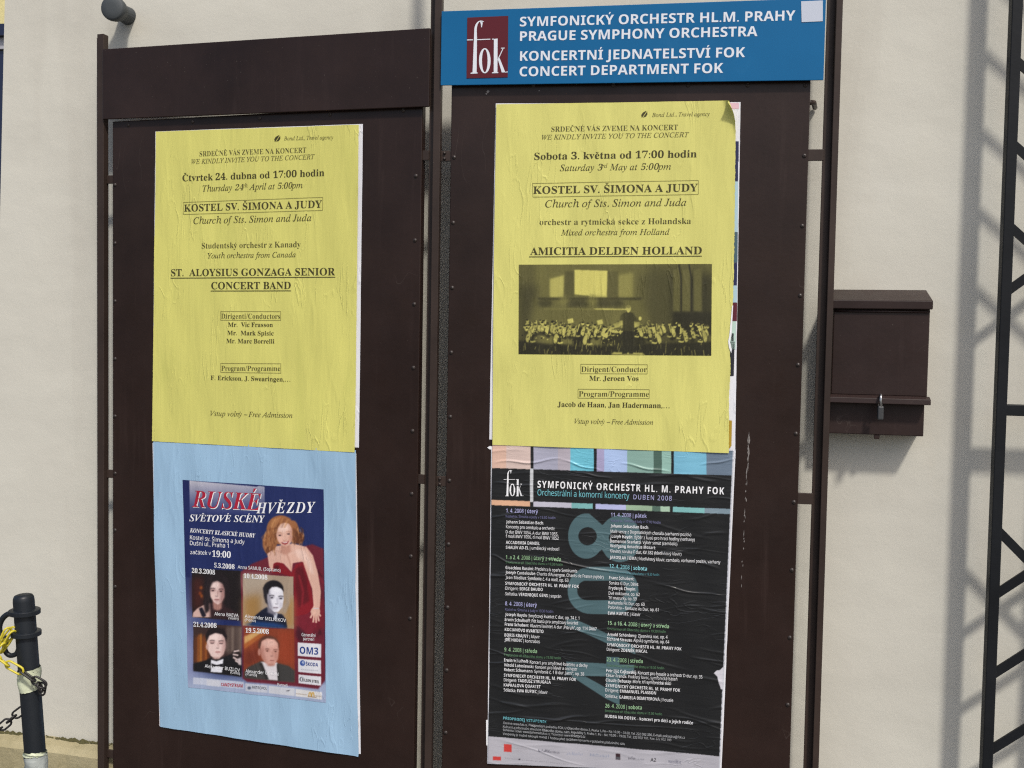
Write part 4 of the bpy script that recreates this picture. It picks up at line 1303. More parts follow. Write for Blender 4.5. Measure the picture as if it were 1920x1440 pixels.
PQ([(546, 740), (552, 706), (580, 692), (620, 700), (644, 722), (649, 780), (640, 826), (616, 856), (590, 858), (562, 832), (548, 790)], (232, 230, 238), 0.7)
PQ([(546, 720), (560, 712), (566, 780), (584, 850), (566, 840), (548, 800)], (120, 116, 130), 2.0, 0.85)
EQ(610, 720, 26, 14, (246, 245, 250), 1.8, 0.9); EQ(630, 815, 12, 22, (196, 192, 204), 2, 0.7)
features((574, 769), (630, 774), (604, 806), (598, 831), (34, 30, 38), (150, 146, 160), (132, 112, 122), 1.05)
PQ([(540, 735), (538, 690), (560, 672), (610, 668), (645, 700), (650, 735), (636, 712), (606, 700), (574, 702), (556, 720), (550, 750)], (22, 18, 24), 0.9)
# portrait of the young man with a bow tie
PQ([(82, 930), (383, 946), (386, 1262), (86, 1224)], (58, 40, 38), 0.3)
for x, v in ((88, (96, 48, 24)), (106, (150, 80, 30)), (124, (186, 112, 42)), (142, (128, 62, 26)), (158, (176, 94, 34)), (170, (90, 44, 24))):
    PQ([(x, 1000 + abs(124 - x)), (x + 15, 990), (x + 17, 1175), (x, 1170)], v, 1.4, 0.9)
for x, v in ((290, (104, 90, 82)), (318, (140, 124, 112)), (345, (96, 82, 76)), (368, (128, 112, 100))): PQ([(x, 948), (x + 22, 950), (x + 20, 1120), (x, 1110)], v, 2.4, 0.85)
PQ([(86, 1180), (160, 1160), (200, 1140), (270, 1140), (330, 1120), (352, 1100), (386, 1170), (386, 1262), (86, 1226)], (20, 19, 23), 1.2)
EQ(352, 1128, 30, 34, (40, 30, 30), 1.5)
for fx, fy, tx_, ty_ in ((335, 1105, 372, 1098), (330, 1122, 366, 1128), (332, 1140, 362, 1158), (345, 1160, 378, 1178)): LQ([(fx, fy), (tx_, ty_)], 10, (214, 192, 188), 0.6)
PQ([(358, 1150), (384, 1140), (385, 1190), (366, 1185)], (206, 190, 190), 1.0)
PQ([(196, 1155), (230, 1165), (272, 1150), (264, 1236), (194, 1232)], (228, 228, 236), 0.7)
PQ([(198, 1178), (230, 1188), (268, 1180), (268, 1202), (230, 1196), (202, 1204)], (20, 18, 24), 0.5)
PQ([(168, 1040), (176, 1000), (212, 984), (262, 990), (284, 1020), (284, 1080), (272, 1122), (246, 1148), (220, 1150), (194, 1130), (176, 1095)], (228, 200, 194), 0.8)
EQ(172, 1075, 9, 18, (206, 166, 156), 0.9); EQ(214, 1015, 26, 20, (240, 216, 210), 2.2, 0.9)
PQ([(262, 1000), (286, 1030), (286, 1085), (270, 1125), (250, 1148), (262, 1100), (266, 1050)], (182, 142, 136), 2.2, 0.8); EQ(228, 1146, 26, 8, (176, 134, 126), 1.4, 0.7)
features((203, 1050), (257, 1053), (236, 1082), (238, 1108), (52, 36, 38), (176, 136, 132), (178, 100, 100), 1.05, True)
PQ([(164, 1050), (162, 1000), (180, 966), (226, 952), (274, 968), (294, 1010), (288, 1050), (280, 1020), (262, 998), (222, 988), (186, 1004), (174, 1030)], (30, 20, 23), 1.0)
for k in range(14): x = RNG.uniform(175, 285); LQ([(x, 985), (x + RNG.uniform(-6, 10), 955)], 4, (30, 20, 23), 0.7, 0.8)
# portrait of the balding man in a dark suit
PQ([(402, 952), (714, 966), (717, 1300), (402, 1268)], (132, 58, 34), 0.3)
PQ([(403, 1010), (520, 960), (550, 962), (405, 1064)], (204, 158, 98), 1.4); PQ([(403, 1058), (536, 972), (546, 990), (405, 1090)], (170, 94, 46), 1.6)
PQ([(625, 975), (716, 978), (717, 1190), (618, 1160)], (150, 60, 34), 4, 0.8); PQ([(403, 1110), (500, 1080), (500, 1170), (404, 1190)], (106, 42, 28), 4, 0.8)
PQ([(403, 1230), (430, 1200), (505, 1165), (600, 1172), (680, 1195), (717, 1225), (717, 1300), (403, 1270)], (60, 58, 57), 1.2)
PQ([(506, 1168), (610, 1172), (616, 1286), (548, 1280)], (222, 216, 220), 0.8)
PQ([(498, 1180), (514, 1172), (556, 1280), (536, 1278)], (44, 42, 42), 0.9); PQ([(606, 1180), (618, 1186), (626, 1290), (612, 1288)], (44, 42, 42), 0.9)
EQ(556, 1066, 66, 62, (84, 50, 40), 1.6)
PQ([(504, 1080), (512, 1040), (546, 1022), (590, 1026), (614, 1052), (620, 1100), (614, 1150), (594, 1186), (566, 1194), (534, 1176), (512, 1140)], (214, 162, 148), 0.9)
EQ(562, 1052, 42, 24, (230, 186, 172), 2.6, 0.9); EQ(498, 1108, 10, 22, (188, 132, 118), 0.9)
PQ([(504, 1090), (520, 1060), (526, 1120), (548, 1180), (524, 1160), (508, 1130)], (166, 108, 94), 2.4, 0.75); EQ(604, 1130, 12, 34, (178, 120, 106), 2.2, 0.65); EQ(570, 1188, 28, 8, (170, 112, 98), 1.4, 0.7)
features((548, 1100), (600, 1104), (577, 1130), (578, 1160), (84, 52, 46), (178, 122, 108), (166, 92, 86), 0.9)
# partners' boxes
def box4(pts): P4(pts, (222, 222, 228), 0.4)
box4([(1255, 378), (1453, 392), (1453, 506), (1256, 492)]); box4([(1258, 515), (1453, 530), (1453, 643), (1258, 628)]); box4([(1260, 650), (1453, 665), (1454, 742), (1260, 724)])
P4([(375, 672), (800, 712), (800, 772), (375, 728)], (188, 194, 212), 0.4); P4([(485, 690), (600, 700), (600, 752), (485, 742)], (206, 208, 218), 0.5)
P4([(815, 722), (1000, 742), (1000, 806), (815, 786)], (192, 196, 208), 0.4); P4([(1008, 744), (1228, 768), (1228, 832), (1008, 808)], (202, 204, 212), 0.4)
P4([(1235, 772), (1460, 797), (1460, 860), (1235, 834)], (218, 216, 216), 0.4)
L4([(1238, 812), (1330, 822)], 4, (150, 130, 110), 0.5); L4([(1400, 828), (1456, 834)], 4, (150, 130, 110), 0.5)
for x in (1360, 1385): L4([(x - 14, 838), (x - 8, 804), (x + 4, 800), (x + 10, 838)], 8, (198, 150, 50), 0.4)
L4([(1340, 834), (1415, 842)], 5, (120, 90, 60), 0.5)
E4(848, 762, 16, 13, (90, 100, 120), 0.6); P4([(1150, 788), (1190, 780), (1176, 792)], (60, 60, 70), 0.5)
E4(1296, 553, 23, 24, (40, 72, 150), 0.4); E4(1300, 550, 11, 13, (205, 212, 228), 0.5); L4([(1284, 566), (1306, 548)], 5, (40, 72, 150), 0.4)
for q in range(9): L4([(1280 + 17 * q, 607 + q), (1290 + 17 * q, 609 + q)], 6, (110, 112, 130), 0.6, 0.7)
E4(1288, 690, 20, 20, (70, 70, 80), 0.4); E4(1292, 690, 15, 16, (222, 222, 228), 0.4)
K.soften(0.32, 5.0, 3)
prn = [(343, 899.5), (607, 917.5), (612, 1317), (354, 1288)]
tr = poster("recital_poster", PL, prn, "navy and maroon recital poster with soprano and four portraits", "poster")
sheet(tr, "picture_print", PL, prn, 0.0018 + 0.0006, hB, M['print_paper'], 270, 400, colours=K.sampler(0.95))
p = Print(PL, 0.0018 + 0.0006, hB)
p.text("title_text", "RUSKÉ", 'BI', 361, 950, 490, 956.7, 31, 'ink_white', 0, 0.0, 1.3, 1.3)
p.text("title_text", "RUSKÉ", 'BI', 361, 950, 490, 956.7, 31, 'ink_red', 0, 0.0002)
p.text("title_text#b", "HVĚZDY", 'BI', 481, 962.2, 592, 961, 20, 'ink_white', 0.08, 0.0004)
p.text("title_text#c", "SVĚTOVÉ SCÉNY", 'BI', 355.5, 977, 497.8, 979.3, 12.5, 'ink_white')
p.text("venue_text", "KONCERTY KLASICKÉ HUDBY", 'BI', 356.7, 997.8, 480, 1007.8, 7.6, 'ink_white')
p.text("venue_text", "Kostel sv. Šimona a Judy", 'GR', 357, 1011, 459.6, 1019.6, 8, 'ink_white')
p.text("venue_text", "Dušní ul., Praha 1", 'GR', 357, 1021.6, 430, 1026.7, 8, 'ink_white')
p.text("time_text", "začátek v", 'GR', 357.8, 1038.4, 396.7, 1040.4, 7.5, 'ink_white')
p.text("time_text", "19:00", 'SB', 399, 1043.3, 434, 1045.6, 11.5, 'ink_white')
for s, xa, ya, xb, yb in (("5.3.2008", 403, 1063.3, 441, 1066.7), ("20.3.2008", 361, 1073.3, 404.5, 1077), ("10.4.2008", 457.8, 1083.5, 502, 1086.7), ("21.4.2008", 363.3, 1174.4, 407, 1176.9), ("19.5.2008", 461, 1185.6, 505.6, 1187.9)):
    p.text("date_text#" + s, s, 'SB', xa, ya, xb, yb, 8.6, 'ink_white')
p.text("name_text", "Anna SAMUIL (Soprano)", 'GR', 447, 1065.6, 527, 1072, 6.4, 'ink_white')
for s, xa, ya, xb, yb in (("Alena BAEVA", 403, 1153.3, 448, 1156.7), ("(Violin)", 429, 1160.6, 448, 1162), ("Alexander MELNIKOV", 459.6, 1158, 537, 1166), ("(Piano)", 459.6, 1164.2, 480, 1166),
                          ("Alexander BUZLOV", 385, 1251, 451, 1259), ("(Cello)", 433, 1262, 451, 1264.4), ("Alexander GINDIN", 462, 1260, 523, 1266.7), ("(Piano)", 462, 1265.4, 483, 1267.6)):
    p.text("name_text#%g" % (xa + ya), s, 'GR', xa, ya, xb, yb, 6.2 if s[0] != '(' else 5, 'ink_white')
p.text("partner_text#1", "Generální", 'GR', 566.7, 1192, 591.8, 1194, 6, 'ink_white')
p.text("partner_text#2", "partneři", 'GR', 569.6, 1199.6, 589.6, 1201.4, 6, 'ink_white')
p.text("partner_text#3", "Partneři", 'GR', 521, 1285.6, 539.6, 1287.8, 5.4, 'ink_white')
p.text("logo_text#4", "OM3", 'GB', 563, 1224.6, 597.5, 1227, 13, 'ink_navy')
p.text("logo_text#5", "ŠKODA", 'GB', 574.5, 1247, 597.5, 1249, 6.4, 'ink_navy')
p.text("logo_text#6", "PILSEN STEEL", 'GB', 567, 1276.5, 600, 1280, 5, 'ink_black')
p.text("logo_text#7", "CANDYSTREAM", 'GB', 416, 1285.4, 456, 1288.4, 6, 'ink_red')
p.text("logo_text#8", "METROPOL", 'GR', 474, 1290, 501, 1293, 5, 'ink_black')
p.build(tr)

# --- black programme poster
def b4(x, y): return (900 + x / 3.84, 830 + y / 3.84)
def b5(x, y): return (900 + x / 3.84, 1080 + y / 3.84)
def b6(x, y): return (900 + x / 3.84, 1280 + y / 3.84)
bk = [(923.5, 832), (1376.5, 845), (1349.5, 1449), (915.5, 1431)]
K = Canvas(905, 822, 1390, 1456, 2, (24, 25, 27))
def band(xa, xb, y0, y1, sl, col, soft=0.25):
    K.poly([b4(xa, y0 + (xa - 100) * sl), b4(xb, y0 + (xb - 100) * sl), b4(xb, y1 + (xb - 100) * sl), b4(xa, y1 + (xa - 100) * sl)], col, soft)
sl0 = 53 / 1705
for xa, xb, col in ((60, 200, (214, 178, 160)), (190, 364, (208, 186, 178)), (386, 570, (166, 166, 184)), (560, 652, (176, 168, 178)), (650, 819, (108, 186, 206)), (841, 897, (164, 158, 192)),
                    (895, 1062, (166, 188, 226)), (1060, 1252, (134, 168, 158)), (1250, 1311, (72, 98, 88)), (1309, 1377, (146, 184, 172)), (1396, 1632, (118, 180, 206)), (1630, 1850, (104, 120, 138))):
    band(xa, xb, -60, 182, sl0, col)
for xa, xb, col in ((60, 361, (218, 172, 140)), (386, 662, (190, 188, 202)), (660, 812, (122, 178, 178)), (833, 1052, (180, 184, 224)), (1050, 1242, (152, 178, 150)), (1240, 1301, (82, 108, 96)), (1300, 1368, (168, 196, 172)),
                    (1388, 1618, (128, 186, 186)), (1616, 1850, (124, 144, 156))):
    band(xa, xb, 411, 448, 0.0385, col)
K.poly([b4(362, 185), b4(385, 186), b4(383, 427), b4(360, 426)], (196, 198, 202), 0.25)
GT = (76, 102, 108)
def ringE(cx, cy, rx, ry): K.ell(cx, cy, rx, ry, GT, 0.35)
x, y = b4(765, 671); ringE(x, y, 130 / 3.84, 163 / 3.84)
x, y = b4(1008, 690); ringE(x, y, 150 / 3.84, 168 / 3.84)
K.poly([b4(780, 560), b4(880, 592), b4(960, 545), b4(980, 830), b4(878, 772), b4(780, 815)], GT, 0.35)
K.poly([b4(790, 512), b4(876, 588), b4(950, 520)], (24, 25, 27), 0.35)
K.poly([b4(800, 850), b4(878, 768), b4(930, 850), b4(900, 870)], (24, 25, 27), 0.35)
x, y = b4(775, 672); K.ell(x, y, 66 / 3.84, 65 / 3.84, (24, 25, 27), 0.35); K.poly([b4(800, 612), b4(842, 672), b4(800, 730)], (24, 25, 27), 0.35)
x, y = b4(990, 684); K.ell(x, y, 62 / 3.84, 48 / 3.84, (24, 25, 27), 0.35)
# the sideways nought and the two last figures
def rrect(x0, y0, x1, y1, r, col):
    pts = []
    for cx, cy, a0 in ((x1 - r, y0 + r, 0), (x0 + r, y0 + r, 90), (x0 + r, y1 - r, 180), (x1 - r, y1 - r, 270)):
        pts += [(cx + r * math.cos(math.radians(a0 + k * 9)), cy - r * math.sin(math.radians(a0 + k * 9))) for k in range(11)]
    K.poly(pts, col, 0.35)
x0, y0 = b4(632, 893); x1, y1 = b5(1140, 272)
rrect(x0, y0, x1, y1, 43, GT)
x0, y0 = b5(700, 32); x1, y1 = b5(1050, 172)
rrect(x0, y0, x1, y1, 17.5, (24, 25, 27))
K.poly([b5(622, 305), b5(690, 312), b5(1110, 500), b5(1120, 562), b5(915, 484), b5(622, 352)], GT, 0.35)
K.poly([b5(622, 615), b5(1110, 640), b5(1110, 690), b5(1005, 725), b5(622, 714)], GT, 0.35)
K.poly([b5(650, 716), b5(760, 722), b5(1005, 858), b5(1005, 926), b5(905, 880)], GT, 0.35)
K.poly([b5(910, 580), b5(1005, 583), b5(1005, 924), b5(908, 880)], GT, 0.35)
# pale foot with small marks
K.poly([b6(30, 381), b6(1760, 530), b6(1760, 700), b6(30, 700)], (176, 174, 182), 0.25)
RD = (196, 62, 58)
K.poly([b6(172, 440), b6(228, 444), b6(229, 499), b6(173, 495)], RD, 0.4); K.poly([b6(95, 527), b6(152, 531), b6(152, 558), b6(95, 554)], RD, 0.4)
K.poly([b6(977, 508), b6(1010, 511), b6(1010, 556), b6(977, 552)], (58, 38, 44), 0.4); K.poly([b6(980, 532), b6(1008, 534), b6(1008, 553), b6(980, 551)], (84, 84, 90), 0.4)
rr = random.Random(17)
def marks(xa, xb, ya, sl, h, col, n, al=0.8):
    for k in range(n):
        x = xa + (xb - xa) * (k + 0.5) / n; y = ya + (x - xa) * sl
        w = (xb - xa) / n * rr.uniform(0.3, 0.7); hh = h * rr.uniform(0.45, 1)
        K.line([b6(x, y), b6(x + rr.uniform(-3, 3), y - hh)], w / 3.84 * 0.6, col, 0.35, al)
        if rr.random() < 0.6: K.line([b6(x, y - hh * rr.uniform(0.1, 0.9)), b6(x + w, y - hh * rr.uniform(0.1, 0.9))], 0.9, col, 0.35, al)
marks(416, 576, 496, 0.085, 24, (60, 58, 70), 16); marks(625, 740, 516, 0.08, 26, (140, 146, 168), 10, 0.7); marks(790, 930, 528, 0.08, 28, (130, 140, 164), 12, 0.7)
marks(1066, 1120, 550, 0.08, 24, (50, 48, 58), 5); marks(1125, 1182, 553, 0.08, 14, (120, 120, 130), 8, 0.7); marks(1356, 1446, 578, 0.08, 32, (100, 100, 116), 9, 0.8)
for q in range(3): marks(246, 340, 455 + 18 * q, 0.08, 8, (150, 140, 146), 10, 0.5)
for q in range(4): marks(1530, 1610, 548 + 18 * q, 0.06, 8, (150, 146, 150), 9, 0.5)
marks(175, 640, 545, 0.09, 7, (120, 116, 124), 30, 0.5); E6 = b6(285, 550); K.ell(E6[0], E6[1], 1.6, 1.4, (60, 56, 66), 0.4)
# torn patch and white rim at the right edge
K.poly([(1338.5, 1262), (1343, 1257), (1350, 1256), (1357, 1249), (1360, 1292), (1352, 1292), (1347, 1278), (1345, 1268)], (208, 206, 214), 0.3)
K.poly([(1374.5, 838), (1380, 838), (1353, 1456), (1347.2, 1456)], (196, 198, 206), 0.2)
K.poly([(914, 1340), (920.6, 1340), (923.5, 1000), (927.0, 830), (918, 830)], (150, 152, 160), 0.2, 0.0)
tk = poster("programme_poster", PR, bk, "black concert programme poster with colour bars and large grey figures", "poster")
hK0 = wrinkles(57, ubox(PR, bk), 90, 0.0012, False, 0.0026, 0.0012, (0.05, 0.22))
def ridge(xa, ya, xb, yb, amp, w, wob):
    a, b = np.array(PR.at(xa, ya, 0.002)), np.array(PR.at(xb, yb, 0.002))
    L = np.linalg.norm(b - a); d = (b - a) / L; nrm = np.array([-d[1], d[0]])
    def f(u, z):
        s_ = (u - a[0]) * d[0] + (z - a[1]) * d[1]
        o_ = (u - a[0]) * nrm[0] + (z - a[1]) * nrm[1] - wob * np.sin(s_ / L * 9.0)
        return amp * np.clip(1 - (2 * s_ / L - 1) ** 2, 0, 1) * np.exp(-(o_ / w) ** 2)
    return f
RDG = [ridge(*q) for q in ((975, 1040, 1225, 1085, 0.0024, 0.0022, 0.002), (925, 868, 1060, 862, 0.0024, 0.0026, 0.004), (1050, 862, 1130, 884, 0.0020, 0.0022, 0.002), (1160, 868, 1260, 886, 0.0024, 0.0024, 0.002),
                           (1310, 872, 1385, 860, 0.0018, 0.0024, 0.001), (1085, 886, 1150, 898, 0.0016, 0.0022, 0.001), (925, 905, 1010, 912, 0.0016, 0.0022, 0.002), (1220, 1095, 1360, 1120, 0.0016, 0.002, 0.003),
                           (915, 1040, 985, 1062, 0.0018, 0.0024, 0.003), (960, 1352, 1100, 1345, 0.0018, 0.003, 0.004), (916, 1340, 1350, 1372, 0.0012, 0.0018, 0.001))]
def hK(u, z):
    u = np.asarray(u, float); z = np.asarray(z, float)
    return hK0(u, z) + sum(f(u, z) for f in RDG)
sheet(tk, "paper", PR, bk, 0.0018, hK, M['gloss_print'], 440, 580, colours=K.sampler(0.95), rag=0.35, seed=31)
p = Print(PR, 0.0018, hK, 0.0011)
for q in fok_polys():
    pts = []
    for x, y in q:
        X = 85 + (x - 255) * (215 / 350.0); Y = 120 + (y - 178) * (278 / 449.0) + (X - 85) * 0.03
        pts.append((930 + X / 5.76, 860 + Y / 5.76))
    p.poly("logo_lettering", pts, 'ink_white')
p.text("title_text", "SYMFONICKÝ ORCHESTR HL. M. PRAHY FOK", 'GB', 1008, 913.9, 1357.6, 926.9, 13, 'ink_white', 0.10)
p.text("title_text", "Orchestrální a komorní koncerty", 'GR', 1008, 928.4, 1180, 934.9, 11.2, 'ink_teal')
p.text("title_text", "DUBEN 2008", 'GR', 1187.8, 935.8, 1259.4, 938.4, 8.8, 'ink_lilac', 0.12)
SAL1, SMET = "Kostel sv. Šimona a Judy v 19.30 hodin", "Smetanova síň Obecního domu v 19.30 hodin"
FOKS = "SYMFONICKÝ ORCHESTR HL. M. PRAHY FOK"
entries = [
 [(b4, "1. 4. {GR}2008 | {GB}úterý", 'GB', 190, 500, 418, 508, 25, 'ink_lilac'), (b4, SAL1, 'GR', 188, 535, 543, 549, 16, 'ink_lilac_dim'), (b4, "Johann Sebastian Bach:", 'GB', 190, 578, 460, 588, 20, 'ink_white'),
  (b4, "Koncerty pro cembalo a orchestr:", 'GR', 190, 613, 540, 628, 20, 'ink_white'), (b4, "D dur BWV 1054, A dur BWV 1055,", 'GR', 188, 650, 563, 668, 20, 'ink_white'), (b4, "f moll BWV 1056, d moll BWV 1052", 'GR', 188, 681, 567, 698, 20, 'ink_white'),
  (b4, "ACCADEMIA DANIEL", 'GB', 188, 726, 432, 736, 20, 'ink_white'), (b4, "SHALEV AD-EL {GR}| umělecký vedoucí", 'GB', 188, 762, 570, 775, 20, 'ink_white')],
 [(b4, "1. {GR}a {GB}2. 4. {GR}2008 | {GB}úterý {GR}a {GB}středa", 'GB', 187, 835, 583, 852, 25, 'ink_green'), (b4, SMET, 'GR', 187, 868, 597, 885, 16, 'ink_green_dim'), (b4, "Gioachino Rossini: {GR}Předehra k opeře Semiramis", 'GB', 185, 908, 700, 934, 20, 'ink_white'),
  (b4, "Joseph Canteloube: {GR}Chants d'Auvergne, Chants de France (výběr)", 'GB', 185, 942, 890, 977, 20, 'ink_white'), (b4, "Jean Sibelius: {GR}Symfonie č. 4 a moll, op. 63", 'GB', 185, 978, 637, 1000, 20, 'ink_white'),
  (b5, FOKS, 'GB', 183, 62, 712, 85, 20, 'ink_white'), (b5, "Dirigent: {GB}SERGE BAUDO", 'GR', 183, 97, 452, 107, 20, 'ink_white'), (b5, "Sólistka: {GB}VÉRONIQUE GENS {GR}| soprán", 'GR', 183, 137, 585, 155, 20, 'ink_white')],
 [(b5, "8. 4. {GR}2008 | {GB}úterý", 'GB', 182, 210, 410, 221, 25, 'ink_lilac'), (b5, SAL1, 'GR', 182, 247, 528, 262, 16, 'ink_lilac_dim'), (b5, "Joseph Haydn: {GR}Smyčcový kvartet C dur, op. 74 č. 1", 'GB', 182, 285, 715, 312, 20, 'ink_white'),
  (b5, "Erwin Schulhoff: {GR}Pět kusů pro smyčcový kvartet", 'GB', 180, 322, 707, 347, 20, 'ink_white'), (b5, "Franz Schubert: {GR}Klavírní kvintet A dur „Pstruh“, op. 114 D667", 'GB', 180, 355, 840, 390, 20, 'ink_white'),
  (b5, "KOCIANOVO KVARTETO", 'GB', 180, 393, 458, 407, 20, 'ink_white'), (b5, "BORIS KRAJNÝ {GR}| klavír", 'GB', 178, 433, 432, 446, 20, 'ink_white'), (b5, "JIŘÍ HUDEC {GR}| kontrabas", 'GB', 178, 466, 433, 480, 20, 'ink_white')],
 [(b5, "9. 4. {GR}2008 | {GB}středa", 'GB', 177, 540, 412, 552, 25, 'ink_green'), (b5, SMET, 'GR', 175, 573, 582, 598, 16, 'ink_green_dim'), (b5, "Erwin Schulhoff: {GR}Koncert pro smyčcové kvarteto a dechy", 'GB', 175, 612, 775, 655, 20, 'ink_white'),
  (b5, "Witold Lutosławski: {GR}Koncert pro klavír a orchestr", 'GB', 175, 648, 700, 680, 20, 'ink_white'), (b5, "Robert Schumann: {GR}Symfonie č. 1 B dur „Jarní“, op. 38", 'GB', 175, 682, 750, 715, 20, 'ink_white'),
  (b5, FOKS, 'GB', 173, 722, 692, 755, 20, 'ink_white'), (b5, "Dirigent: {GB}TADEUSZ STRUGALA", 'GR', 173, 756, 510, 773, 20, 'ink_white'), (b5, "KAPRALOVA QUARTET", 'GB', 172, 793, 437, 806, 20, 'ink_white'), (b5, "Sólistka: {GB}EWA KUPIEC {GR}| klavír", 'GR', 172, 828, 488, 846, 20, 'ink_white')],
 [(b4, "11. 4. {GR}2008 | {GB}pátek", 'GB', 943, 530, 1200, 541, 25, 'ink_lilac'), (b4, "Kostel sv. Šimona a Judy v 17.00 hodin", 'GR', 943, 567, 1300, 582, 16, 'ink_lilac_dim'), (b4, "Johann Sebastian Bach:", 'GB', 940, 608, 1215, 621, 20, 'ink_white'),
  (b4, "Malé verze z Dogmatických chorálů (varhanní pozitiv)", 'GR', 940, 647, 1520, 672, 20, 'ink_white'), (b4, "Joseph Haydn: {GR}Výběr z kusů pro hrací hodiny (varhany)", 'GB', 938, 683, 1545, 708, 20, 'ink_white'), (b4, "Domenico Scarlatti: {GR}Výběr sonát (cembalo)", 'GB', 937, 718, 1420, 738, 20, 'ink_white'),
  (b4, "Wolfgang Amadeus Mozart:", 'GB', 937, 752, 1265, 766, 20, 'ink_white'), (b4, "Klavírní sonáta F dur, KV 332 (kladívkový klavír)", 'GR', 937, 789, 1450, 811, 20, 'ink_white'), (b4, "JAROSLAV TŮMA {GR}| kladívkový klavír, cembalo, varhanní pozitiv, varhany", 'GB', 935, 835, 1730, 870, 20, 'ink_white')],
 [(b4, "12. 4. {GR}2008 | {GB}sobota", 'GB', 932, 900, 1202, 920, 25, 'ink_cyan'), (b4, SMET, 'GR', 932, 940, 1290, 958, 16, 'ink_cyan_dim'), (b4, "Franz Schubert:", 'GB', 930, 981, 1110, 990, 20, 'ink_white'), (b4, "Sonáta G Dur, D894", 'GR', 930, 1018, 1140, 1030, 20, 'ink_white'),
  (b5, "Fryderyk Chopin:", 'GB', 928, 95, 1122, 103, 20, 'ink_white'), (b5, "Dvě nokturna, op. 62", 'GR', 927, 132, 1150, 141, 20, 'ink_white'), (b5, "Tři mazurky, op. 59", 'GR', 925, 165, 1128, 173, 20, 'ink_white'), (b5, "Barkarola Fis Dur, op. 60", 'GR', 925, 200, 1185, 212, 20, 'ink_white'),
  (b5, "Polonéza – fantazie As Dur, op. 61", 'GR', 923, 233, 1285, 252, 20, 'ink_white'), (b5, "EWA KUPIEC {GR}| klavír", 'GB', 922, 275, 1155, 286, 20, 'ink_white')],
 [(b5, "15. {GR}a {GB}16. 4. {GR}2008 | {GB}úterý {GR}a {GB}středa", 'GB', 920, 348, 1360, 375, 25, 'ink_green'), (b5, SMET, 'GR', 918, 385, 1337, 408, 16, 'ink_green_dim'), (b5, "Arnold Schönberg: {GR}Zjasněná noc, op. 4", 'GB', 917, 428, 1350, 450, 20, 'ink_white'),
  (b5, "Richard Strauss: {GR}Alpská symfonie, op. 64", 'GB', 915, 462, 1362, 485, 20, 'ink_white'), (b5, FOKS, 'GB', 915, 502, 1450, 535, 20, 'ink_white'), (b5, "Dirigent: {GB}ZDENĚK MÁCAL", 'GR', 913, 536, 1205, 552, 20, 'ink_white')],
 [(b5, "23. 4. {GR}2008 | {GB}středa", 'GB', 913, 612, 1172, 626, 25, 'ink_green'), (b5, SMET, 'GR', 912, 648, 1325, 670, 16, 'ink_green_dim'), (b5, "Petr Iljič Čajkovskij: {GR}Koncert pro housle a orchestr D dur, op. 35", 'GB', 910, 688, 1600, 735, 20, 'ink_white'),
  (b5, "César Franck: {GR}Prokletý lovec, symfonická báseň", 'GB', 908, 722, 1420, 752, 20, 'ink_white'), (b5, "Claude Debussy: {GR}Moře, tři symfonické skici", 'GB', 906, 757, 1375, 782, 20, 'ink_white'), (b5, FOKS, 'GB', 905, 795, 1440, 832, 20, 'ink_white'),
  (b6, "Dirigent: {GB}EMMANUEL PLASSON", 'GR', 903, 60, 1267, 83, 20, 'ink_white'), (b6, "Sólistka: {GB}GABRIELA DEMETEROVÁ {GR}| housle", 'GR', 902, 103, 1390, 135, 20, 'ink_white')],
 [(b6, "26. 4. {GR}2008 | {GB}sobota", 'GB', 902, 176, 1165, 190, 25, 'ink_green'), (b6, "Smetanova síň Obecního domu v 11.00 hodin", 'GR', 900, 207, 1310, 232, 16, 'ink_green_dim'), (b6, "HUDBA NA DOTEK – koncert pro děti a jejich rodiče", 'GB', 900, 248, 1533, 297, 20, 'ink_white')],
 [(b6, "PŘEDPRODEJ VSTUPENEK", 'GB', 168, 262, 480, 288, 18, 'ink_teal'),
  (b6, "On-line: www.fok.cz, Předprodejní pokladna FOK, U Obecního domu 2, Praha 1, Po – Pá: 10.00 – 18.00, Tel. 222 002 336, E-mail: pokladna@fok.cz", 'GR', 168, 295, 1475, 400, 15, 'ink_grey'),
  (b6, "Kulturní a informační středisko Obecního domu, nám. Republiky 5, Praha 1, Po – Ne: 10.00 – 19.00, Tel.: 222 002 101, Fax: 222 002 100", 'GR', 167, 322, 1377, 418, 15, 'ink_grey'),
  (b6, "Bohemia Ticket: www.bohemiaticket.cz, Ticketpro: www.ticketpro.cz", 'GR', 167, 345, 758, 394, 15, 'ink_grey'),
  (b6, "Vstupenky je možné zakoupit rovněž 1 hodinu před začátkem koncertu v pokladně příslušného sálu", 'GR', 165, 372, 1042, 446, 15, 'ink_grey')],
]
for n_, e in enumerate(entries):
    for fn, s, st, xa, ya, xb, yb, cap, m in e:
        (X0, Y0), (X1, Y1) = fn(xa, ya), fn(xb, yb)
        p.text("listing_text#%d" % n_ if n_ < 9 else "booking_text", s.replace('{GB}', '{GM}'), st.replace('GB', 'GM'), X0, Y0, X1, Y1, cap * 1.12 / 3.84, m)
(X0, Y0), (X1, Y1) = b6(1228, 563), b6(1268, 566)
p.text("logo_text#9", "A2", 'GR', X0, Y0, X1, Y1, 6.6, 'ink_black')
p.build(tk)

